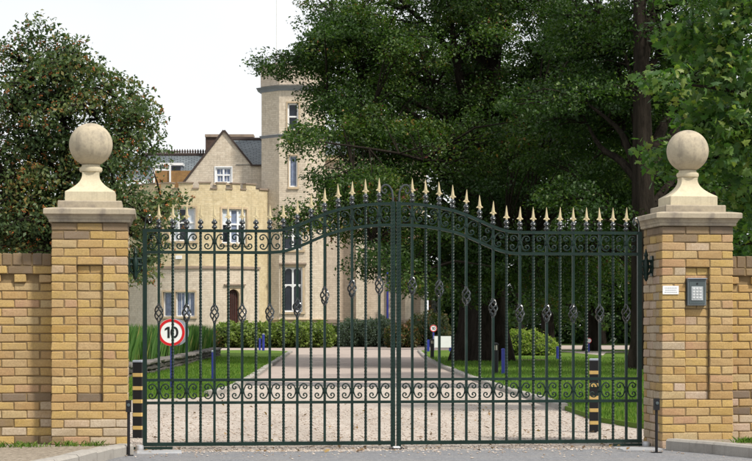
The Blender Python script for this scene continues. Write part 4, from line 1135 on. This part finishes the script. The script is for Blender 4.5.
def octband(z0, z1, o0, o1, name, mat):
    m = MB(); rings = []
    for z, o_ in ((z0, 0.0), (z0 + (z1 - z0) * .4, o0), (z1 - .03, o1), (z1, 0.0)):
        r_ = (af + o_ + .012) / math.cos(PI / 8)
        rings.append([(tcx + r_ * math.sin(PI / 8 + k * PI / 4), tcy - r_ * math.cos(PI / 8 + k * PI / 4), z) for k in range(8)])
    m.loft(rings); return m.build(name, M[mat], house)
octband(hz(137, -.6), hz(134, -.6), .05, .13, 'string_course', 'lead')
octband(hz(90.5, -.6), hz(85.5, -.6), .10, .30, 'cornice', 'lead')
octband(hz(322, -.6), hz(319, -.6), .05, .12, 'plinth_course', 'dressing')
octband(ztop - .02, ztop + .12, .06, .06, 'parapet_coping', 'dressing_dark')
m = MB()
for k in range(8): mbox(m, facet(k), .02, side - .02, hz(84.5, -.6), ztop - .03, -.05, -.004)
m.build('parapet', M['wall_pink'], house)
octm = MB(); r_ = af / math.cos(PI / 8); octm.add([(tcx + r_ * math.sin(PI / 8 + k * PI / 4), tcy - r_ * math.cos(PI / 8 + k * PI / 4), ztop - .3) for k in range(8)], [tuple(range(8))]); octm.build('tower_roof', M['lead'], house)
px_ = hx(276, .5)
MB().tube([(px_, tcy, ztop - .4), (px_, tcy, ztop + 6.5)], [.04, .028], 8).build('flagpole', M['white'], house, smooth=True)

# right wing with buttresses
wW = 1.6; rm = flat(0, wW); ez = hz(156, wW)
rh = [(hx(343, wW), hx(351, wW), hz(305, wW), hz(262, wW)), (hx(374, wW), hx(384, wW), hz(305, wW), hz(262, wW)), (hx(394, wW), hx(403, wW), hz(305, wW), hz(262, wW))]
panel(MB(), rm, hx(318, wW), hx(426.5, wW), zg, ez).build('wing_wall', M['wall_pink'], house)
for a_, b_, pr_, mt in ((326.5, 338.5, .9, 'wall_pink'), (356, 367, .7, 'wall_cream'), (405, 412, .5, 'wall_pink'), (420.5, 427, .6, 'wall_cream')):
    m = MB(); mbox(m, rm, hx(a_, wW - pr_), hx(b_, wW - pr_), zg, hz(200, wW), -pr_, .05); bt = m.build('buttress', M[mt], house)
    m = MB(); xa, xb, z0_ = hx(a_, wW - pr_), hx(b_, wW - pr_), hz(200, wW)
    m.add([(xa, wW - pr_ - .04, z0_), (xb, wW - pr_ - .04, z0_), (xb, wW, z0_), (xa, wW, z0_), (xa, wW, z0_ + pr_ * 1.5), (xb, wW, z0_ + pr_ * 1.5)], [(0, 1, 2, 3), (0, 4, 5, 1), (0, 3, 4), (1, 5, 2), (3, 2, 5, 4)]); m.build('weathering', M['dressing'], bt)
    m = MB(); mbox(m, rm, hx(a_, wW - pr_) - .08, hx(b_, wW - pr_) + .08, hz(323, wW), hz(319.5, wW), -pr_ - .1, -.02); m.build('plinth_course', M['dressing_dark'], bt)
m = MB(); mbox(m, rm, hx(318, wW), hx(427, wW), hz(322.5, wW), hz(320, wW), -.12, .02); m.build('plinth_course', M['dressing_dark'], house)
m = MB(); mbox(m, rm, hx(318, wW), hx(427, wW), ez - .25, ez + .05, -.25, .02); m.build('cornice', M['dressing'], house)
panel(MB(), flat(hx(426.5, wW), wW, PI / 2), 0, 9, zg, ez).build('wing_wall', M['wall_pink'], house)
MB().tube([(hx(387.5, wW - .1), wW - .1, hz(322, wW)), (hx(387.5, wW - .1), wW - .1, ez)], .06, 8).build('drainpipe', M['blue'], house, smooth=True)
roof([(hx(318, wW), wW - .3, ez), (hx(428, wW), wW - .3, ez), (hx(428, 7), 7, hz(132, 7)), (hx(318, 7), 7, hz(132, 7))])
# side bay with white window beyond the wing
sb = flat(hx(428.5, 4), 4.0); m = MB(); panel(m, sb, 0, .75, zg, hz(270, 4)); m.build('side_bay', M['wall_pink'], house)
window(sb, .18, .56, hz(330, 4), hz(288, 4), 1, .6, ('curtain',), surround=.06, dep=-.05)
m = MB(); mbox(m, sb, -.1, .85, hz(270, 4), hz(268, 4), -.15, 3); m.build('bay_roof', M['lead'], house)
# lit back of the house closes the silhouette
m = MB(); m.box(hx(60, wL), hx(300, wL), 14, 14.2, zg, hz(188, wL)); m.build('rear_wall', M['wall_cream'], house)

# ------------------------------------------------------------------ hedges and shrubs
def shrub(name, label, base, parts, leafm, size, n, group=None, cat='shrub', up=0.6, tb=0.0):
    """parts: list of (dx, dy, z, rx, ry, rz) ellipsoids filled with a dense shell of leaves"""
    root = empty(name, base, label, cat, group); core = MB()
    tot = sum(p_[3] * p_[5] for p_ in parts); Ps = []; T = []
    for (dx_, dy_, z_, rx, ry, rz2) in parts:
        k = int(n * rx * rz2 / tot); d = unit(rng.normal(size=(k, 3)))
        lump = 1 + .10 * np.sin(d[:, 0] * 7 + dx_ * 3) * np.cos(d[:, 2] * 6) + .06 * np.sin(d[:, 1] * 13 + d[:, 0] * 9)
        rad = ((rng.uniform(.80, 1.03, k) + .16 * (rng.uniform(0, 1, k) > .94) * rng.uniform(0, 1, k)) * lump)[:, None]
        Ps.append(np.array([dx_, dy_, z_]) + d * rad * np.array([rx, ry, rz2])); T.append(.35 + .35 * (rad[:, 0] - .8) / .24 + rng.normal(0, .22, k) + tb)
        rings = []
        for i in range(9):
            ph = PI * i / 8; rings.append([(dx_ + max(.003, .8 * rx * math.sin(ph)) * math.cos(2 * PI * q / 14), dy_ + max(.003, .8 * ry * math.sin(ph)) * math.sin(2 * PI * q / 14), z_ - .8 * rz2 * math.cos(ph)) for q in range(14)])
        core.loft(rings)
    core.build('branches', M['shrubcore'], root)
    P = np.concatenate(Ps); T = np.concatenate(T); ok = P[:, 2] > .02
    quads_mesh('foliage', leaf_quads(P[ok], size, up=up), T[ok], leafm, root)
    return root
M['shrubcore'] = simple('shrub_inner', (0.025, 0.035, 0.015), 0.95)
def hedge_parts(px0, px1, d, htop, n, ry=1.2):
    a_ = (px0 - 376) / F * d; b_ = (px1 - 376) / F * d; c_ = (a_ + b_) / 2; w_ = (b_ - a_) / n
    return gd((px0 + px1) / 2, d), [((i + .5 - n / 2) * w_, random.uniform(-.2, .2), htop * .45, w_ * .85, ry, htop * random.uniform(.52, .60)) for i in range(n)]
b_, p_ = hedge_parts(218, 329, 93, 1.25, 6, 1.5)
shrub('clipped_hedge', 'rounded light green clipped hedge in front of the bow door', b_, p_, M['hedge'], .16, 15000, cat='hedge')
b_, p_ = hedge_parts(325, 345, 98, 1.1, 2, 1.0)
shrub('dark_shrub', 'small dark green shrub between the clipped hedge and grey bush', b_, p_, M['dark'], .15, 2600)
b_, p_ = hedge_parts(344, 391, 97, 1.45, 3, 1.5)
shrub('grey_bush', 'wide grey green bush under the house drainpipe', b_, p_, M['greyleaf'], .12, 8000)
b_, p_ = hedge_parts(389, 415, 93, 1.15, 2, 1.0)
shrub('red_tinged_shrub', 'dark red tinged shrub at the end of the house wing', b_, p_, M['redleaf'], .15, 3200)
b_, p_ = hedge_parts(412, 446, 100, 1.75, 3, 1.2)
shrub('mixed_shrub', 'green and russet shrub behind the white notice board', b_, p_, M['redleaf'], .15, 3600, tb=-.15)
b_, p_ = hedge_parts(436, 462, 118, 4.2, 2, 1.6)
shrub('tall_laurel', 'tall bright green laurel seen between house and great tree', b_, p_, M['hedge'], .22, 6000, tb=-.1)
b_, p_ = hedge_parts(192, 222, 92, .75, 2, .8)
shrub('low_shrub', 'low brownish green shrub beneath the bow window', b_, p_, M['redleaf'], .14, 1600)
bl = gr(534, 357)
shrub('lime_shrub', 'sunlit lime green rounded shrub beyond the great tree', bl, [(-.55, 0, .42, .5, .55, .55), (-.1, .2, .45, .55, .6, .48), (.42, .1, .33, .45, .5, .40), (.1, -.3, .22, .6, .5, .30)], M['lime'], .085, 9000)
sheet('mulch_bed', [gr(322, 346.6), gr(448, 347.4), gr(452, 344.6), gr(322, 344.4)], 0.012, M['mulch'])

# ------------------------------------------------------------------ trees
def ell(px, py, d, rx, ry, dr, n):
    k = d / F
    return (at(px, py, d), (rx * k, dr, ry * k), n)
A = [ell(470, 70, 57, 120, 90, 4.5, 260), ell(372, 62, 54, 72, 55, 3.5, 150), ell(334, 34, 54, 36, 26, 2.0, 44), ell(304, 58, 54, 33, 10, 1.1, 32), ell(308, 214, 50, 24, 11, 1.0, 18), ell(348, 186, 51, 22, 32, 1.6, 44), ell(332, 98, 53, 16, 16, 1.2, 14), ell(334, 14, 54, 28, 22, 1.6, 28),
     ell(400, 150, 53, 72, 58, 3.5, 150), ell(358, 120, 53, 38, 34, 2.5, 60), ell(372, 205, 51, 34, 36, 2.2, 60), ell(378, 245, 49, 24, 18, 1.5, 20), ell(300, 137, 47, 12, 9, .8, 10),
     ell(428, 238, 51, 38, 32, 2.3, 70), ell(415, 274, 49, 24, 12, 1.2, 14), ell(530, 165, 53, 95, 75, 4.5, 220), ell(560, 60, 57, 100, 80, 4.5, 220), ell(500, 250, 51, 70, 42, 3.0, 110), ell(585, 255, 54, 55, 45, 3.0, 70),
     ell(440, -70, 57, 150, 80, 6, 200), ell(520, -190, 57, 140, 90, 6, 160), ell(430, 60, 65, 110, 100, 3, 110), ell(420, 2, 56, 115, 36, 3, 110), ell(560, 0, 56, 90, 36, 3, 60)]
trA, _ = make_tree('great_oak', gr(484, 363), .66, at(486, -160, 58), A, M['oak'], .10, 118, 'huge dark spreading tree with thick trunk on the lawn', spread=.55, wander=.15, limb_r=.3, pad=1.25)
B = [ell(640, 30, 47, 90, 70, 3.5, 170), ell(590, 110, 47, 60, 55, 3.0, 110), ell(700, 70, 49, 80, 70, 3.5, 150), ell(690, 175, 48, 60, 50, 3.0, 90), ell(600, 205, 47, 45, 40, 2.5, 70), ell(640, -90, 48, 120, 80, 4, 130), ell(760, 150, 48, 60, 90, 3, 70)]
B += [ell(640, 120, 50, 70, 60, 2.5, 110), ell(610, 50, 49, 60, 60, 2.5, 90)]
trB, _ = make_tree('dark_tree', gr(648, 372), .34, at(634, -120, 45.5), B, M['dark'], .10, 105, 'dark leafy tree with forked trunk rising behind the keypad pillar', spread=.5, wander=.1, limb_r=.26, pad=1.1)
def bgtree(px, d, h, rx, n, label, leafm='dark', size=.22, tr=.3, lowest=.25, tb=0.0, per=55, group='trees massed beyond the lawn'):
    b_ = gd(px, d); e_ = []
    for i in range(6):
        t_ = random.uniform(lowest + .1, .9); q = rx * (1.1 - .75 * abs(t_ - .45))
        e_.append((b_ + Vector((random.uniform(-.5, .5) * rx, random.uniform(-.4, .4) * rx, t_ * h)), (q * .8, q * .7, h * .2), n // 6))
    return make_tree('woodland_tree', b_, tr, b_ + Vector((0, 0, h * .9)), e_, M[leafm], size, per, label, group, spread=.85, tint_bias=tb, limb_r=.15, pad=1.5)
bgtree(470, 92, 14, 5.0, 260, 'tall dark tree in the wood behind the great tree trunk')
bgtree(548, 84, 10, 4.2, 260, 'dark broad tree in the wood behind the lime green shrub', lowest=.05)
bgtree(592, 78, 8, 3.6, 260, 'dense tree in the wood behind the tiny white path sign', lowest=.05, tb=.1)
bgtree(646, 77, 9, 3.6, 260, 'dark tree in the wood behind the keypad pillar hinge', lowest=.08)
bgtree(690, 74, 11, 4.5, 260, 'dark tree in the wood behind the keypad pillar', lowest=.1)
bgtree(760, 70, 12, 4.5, 220, 'dark tree in the wood behind the wall by the keypad pillar', lowest=.1)
bgtree(520, 112, 15, 6.0, 240, 'tall distant tree in the wood between the great trunk and lime shrub', lowest=.1, size=.28)
bgtree(600, 112, 16, 7.0, 260, 'tall distant tree closing the wood above the path', lowest=.1, size=.28)
bgtree(700, 105, 17, 7.0, 240, 'tall distant tree of the wood seen over the keypad pillar', lowest=.1, size=.28)
bgtree(855, 37, 12, 4.2, 330, 'tall leafy tree added behind the maple boughs to shade the lawn', lowest=.2, size=.13, per=90)  # added beside the view, mostly unseen, for its shade on the lawn
bgtree(158, 140, 15.2, 3.0, 110, 'pale green treetop peeping over the slate roof', leafm='hedge', size=.25, group=None)
# undergrowth closing the wood at ground level
n = 30000; px = rng.uniform(436, 860, n); d = rng.uniform(112, 124, n); rr = (px - 376) / F * d
hgt = 5.0 + 1.8 * np.sin(px * .11) + 1.2 * np.sin(px * .043 + 2)
P = np.stack([C0.x + RT.x * rr + FW.x * d, C0.y + RT.y * rr + FW.y * d, rng.uniform(0, 1, n) * hgt], 1)
o = quads_mesh('undergrowth', leaf_quads(P, .42, up=.4), rng.normal(.3, .25, n), M['dark']); tag(o, 'dark leafy undergrowth closing the wood at its far edge', 'undergrowth', kind='stuff')

# berry tree behind the left wall
Rw = [ell(40, 120, 26, 70, 66, 1.3, 210), ell(104, 154, 26, 46, 56, 1.1, 150), ell(30, 60, 26, 45, 30, .8, 60), ell(62, 66, 26, 28, 24, .7, 36), ell(100, 100, 26, 34, 24, .8, 46), ell(128, 122, 26, 22, 24, .7, 30), ell(46, 205, 26, 75, 46, 1.2, 200), ell(30, 180, 26.6, 60, 50, .8, 110), ell(122, 212, 26, 36, 34, 1.0, 84), ell(136, 262, 25.5, 18, 24, .6, 32), ell(162, 210, 25.5, 12, 16, .4, 12), ell(-40, 130, 26, 60, 90, 1.3, 120), ell(20, 92, 26, 55, 18, .8, 60), ell(20, 236, 26.4, 60, 18, .9, 110), ell(60, 226, 26.4, 60, 24, .9, 90)]
Rw += [ell(a_, b_, 26, 9, 8, .25, 5) for a_, b_ in ((30, 30), (46, 31), (60, 40), (74, 44), (79, 58), (92, 70), (104, 76), (118, 82), (130, 96), (142, 112), (148, 134), (150, 150), (172, 196), (150, 240))]
trR, PR = make_tree('berry_tree', gd(72, 26), .12, at(66, 78, 26.2), Rw, M['rowan'], .064, 36, 'bushy tree full of orange berries behind the pillar without keypad', spread=.27, wander=.08, limb_r=.038, up=.5, pad=.40)
k = rng.choice(len(PR), 1600, replace=False); bp = np.repeat(PR[k], 5, 0) + rng.normal(0, .015, (1600 * 5, 3)); n = len(bp)
Vv = bp[:, None, :] + o6[None] * .011
t_ = quads_mesh('berries', Vv[:, oct_f].reshape(-1, 3) - np.array([tuple(trR.location)]), np.zeros(n * 8), M['berry'], trR, k=3); t_['kind'] = 'stuff'

# maple boughs reaching in from beyond the right wall
lobe = [(0, -.5), (.10, -.38), (.42, -.34), (.30, -.14), (.52, .10), (.26, .08), (.22, .22), (.0, .55), (-.22, .22), (-.26, .08), (-.52, .10), (-.30, -.14), (-.42, -.34), (-.10, -.38)]
def maple_mesh(cu):
    m = MB(); vs = [(0, 0, .03)] + [(x * (1 - .25 * cu), y, -(.06 + .5 * cu) * abs(x) - (.06 + .35 * cu) * max(0, y) ** 1.5) for x, y in lobe]; N = len(lobe)
    m.add(vs, [(0, 1 + i, 1 + (i + 1) % N) for i in range(N)]); me = m.mesh('leaf', fix=False); return me
mb_ = gd(850, 24); mt = empty('maple_tree', mb_, 'fresh green maple boughs with large leaves above the keypad pillar', 'tree')
tm = MB(); rings = []
for i in range(13):
    t_ = i / 12; c = Vector((.15 * math.sin(3 * t_), .1 * math.cos(4 * t_), 7 * t_ - .05)); rr_ = .24 * (1 - .7 * t_) + .12 * math.exp(-t_ * 14)
    rings.append([c + Vector((math.cos(a_), math.sin(a_), 0)) * rr_ * (1 + .1 * math.sin(5 * a_ + i)) for a_ in [2 * PI * q / 14 for q in range(14)]])
tm.loft(rings); tm.build('trunk', M['bark'], mt, smooth=True)
bg_ = [((720, 60, 23.5), (34, 45, .7), 42), ((740, 130, 23.5), (26, 40, .6), 34), ((690, 40, 24), (26, 22, .5), 22), ((672, 82, 23), (18, 14, .35), 12), ((668, 158, 24.5), (20, 16, .4), 13), ((705, 120, 24), (26, 26, .5), 22), ((745, 205, 24.5), (16, 34, .5), 20), ((742, 5, 23), (30, 26, .6), 26), ((715, 165, 24.5), (24, 22, .5), 18), ((740, 245, 25), (12, 14, .4), 8), ((800, 90, 23.5), (40, 90, .8), 50), ((700, -30, 23.5), (60, 30, .8), 40)]
lm = MB(); LP = []
for (q, rad, n_) in bg_:
    c = at(*q); kk = q[2] / F; st = mb_ + Vector((0, 0, min(6.2, max(1.6, c.z * .8))))
    pts = smooth_path([st, st.lerp(c, .5) + Vector((0, 0, .25)), c], 5); lm.tube([Vector(z_) - mb_ for z_ in pts], [.055 * (1 - .8 * i / (len(pts) - 1)) for i in range(len(pts))], 6)
    cl = np.array(tuple(c)) + sample_ell(n_, .5) * np.array([rad[0] * kk, rad[2], rad[1] * kk])
    for z_ in cl:
        a_ = min((Vector(u_) for u_ in pts[4:]), key=lambda v_: (v_ - Vector(z_)).length)
        lm.tube([a_ - mb_, a_.lerp(Vector(z_), .5) - mb_ + Vector((0, 0, .03)), Vector(z_) - mb_], [.011, .007, .003], 4, cap=False)
    LP.append(np.repeat(cl, 17, 0) + rng.normal(size=(n_ * 17, 3)) * np.array([.15, .15, .09]))
lm.build('limbs', M['bark'], mt, smooth=True, fix=False)
LP = np.concatenate(LP); N = len(LP)
t = NT('maple_single'); oi = t.n('ObjectInfo')
c = t.ramp(oi.outputs['Random'], [(0.0, (0.04, 0.095, 0.03)), (0.45, (0.075, 0.15, 0.04)), (0.8, (0.16, 0.235, 0.055)), (1.0, (0.27, 0.29, 0.08))]); t.col(c, .45, 0, .4)
tr = t.n('BsdfTranslucent'); t.l(t.mix(1.0, c, (1.0, 1.25, .45), 'MULTIPLY'), tr.inputs['Color']); ms = t.n('MixShader'); ms.inputs[0].default_value = .5
t.l(t.b.outputs[0], ms.inputs[1]); t.l(tr.outputs[0], ms.inputs[2]); t.l(ms.outputs[0], t.o.inputs['Surface'])
mmes = [maple_mesh(q) for q in (0, .35, .8, 1.2)]
for q in mmes: q.materials.append(t.m)
dd = (LP - np.array([tuple(C0)])) @ np.array([FW.x, FW.y, 0]); rp = (LP - np.array([tuple(C0)])) @ np.array([RT.x, RT.y, 0]); pxs = 376 + F * rp / dd; pys = HOR - F * (LP[:, 2] - CAM[2]) / dd
vis = np.where((pxs < 750) & (pys > 2))[0]; vis = vis[np.argsort(dd[vis])]; front = vis[:290]; rest = np.setdiff1d(np.arange(N), front)
def leaf_frames(n):
    nm = unit(rng.normal(size=(n, 3)) * .75 + np.array([-.1, -.25, .8])); tg = rng.normal(size=(n, 3)); tg[:, 2] -= .7; tg = unit(tg - nm * (tg * nm).sum(1, keepdims=True)); return np.cross(tg, nm), tg, nm
bt_, tg, nm = leaf_frames(len(front)); sz = rng.uniform(.07, .15, len(front))
crown = empty('crown', (0, 0, 0)); crown.parent = mt
for i, q in enumerate(front):
    o = link('leaf', random.choice(mmes), None, mt)
    mtx = Matrix(((bt_[i][0], tg[i][0], nm[i][0]), (bt_[i][1], tg[i][1], nm[i][1]), (bt_[i][2], tg[i][2], nm[i][2])))
    o.location = Vector(LP[q]) - mb_; o.rotation_euler = mtx.to_euler(); o.scale = (sz[i],) * 3
bpy.data.objects.remove(crown)
bt_, tg, nm = leaf_frames(len(rest)); sz = rng.uniform(.065, .14, (len(rest), 1)); base = np.array([(0, 0, .03)] + [(x, y, -.10 * abs(x) - .06 * max(0, y)) for x, y in lobe]); L_ = len(lobe)
W = LP[rest][:, None, :] + (base[None, :, 0:1] * bt_[:, None] + base[None, :, 1:2] * tg[:, None] + base[None, :, 2:3] * nm[:, None]) * sz[:, None]
fi = np.array([(0, 1 + i, 1 + (i + 1) % L_) for i in range(L_)])
cr2 = quads_mesh('crown', W[:, fi].reshape(-1, 3) - np.array([tuple(mb_)]), np.repeat(rng.normal(.45, .25, len(rest)), L_), M['maple'], mt, k=3); cr2['kind'] = 'stuff'
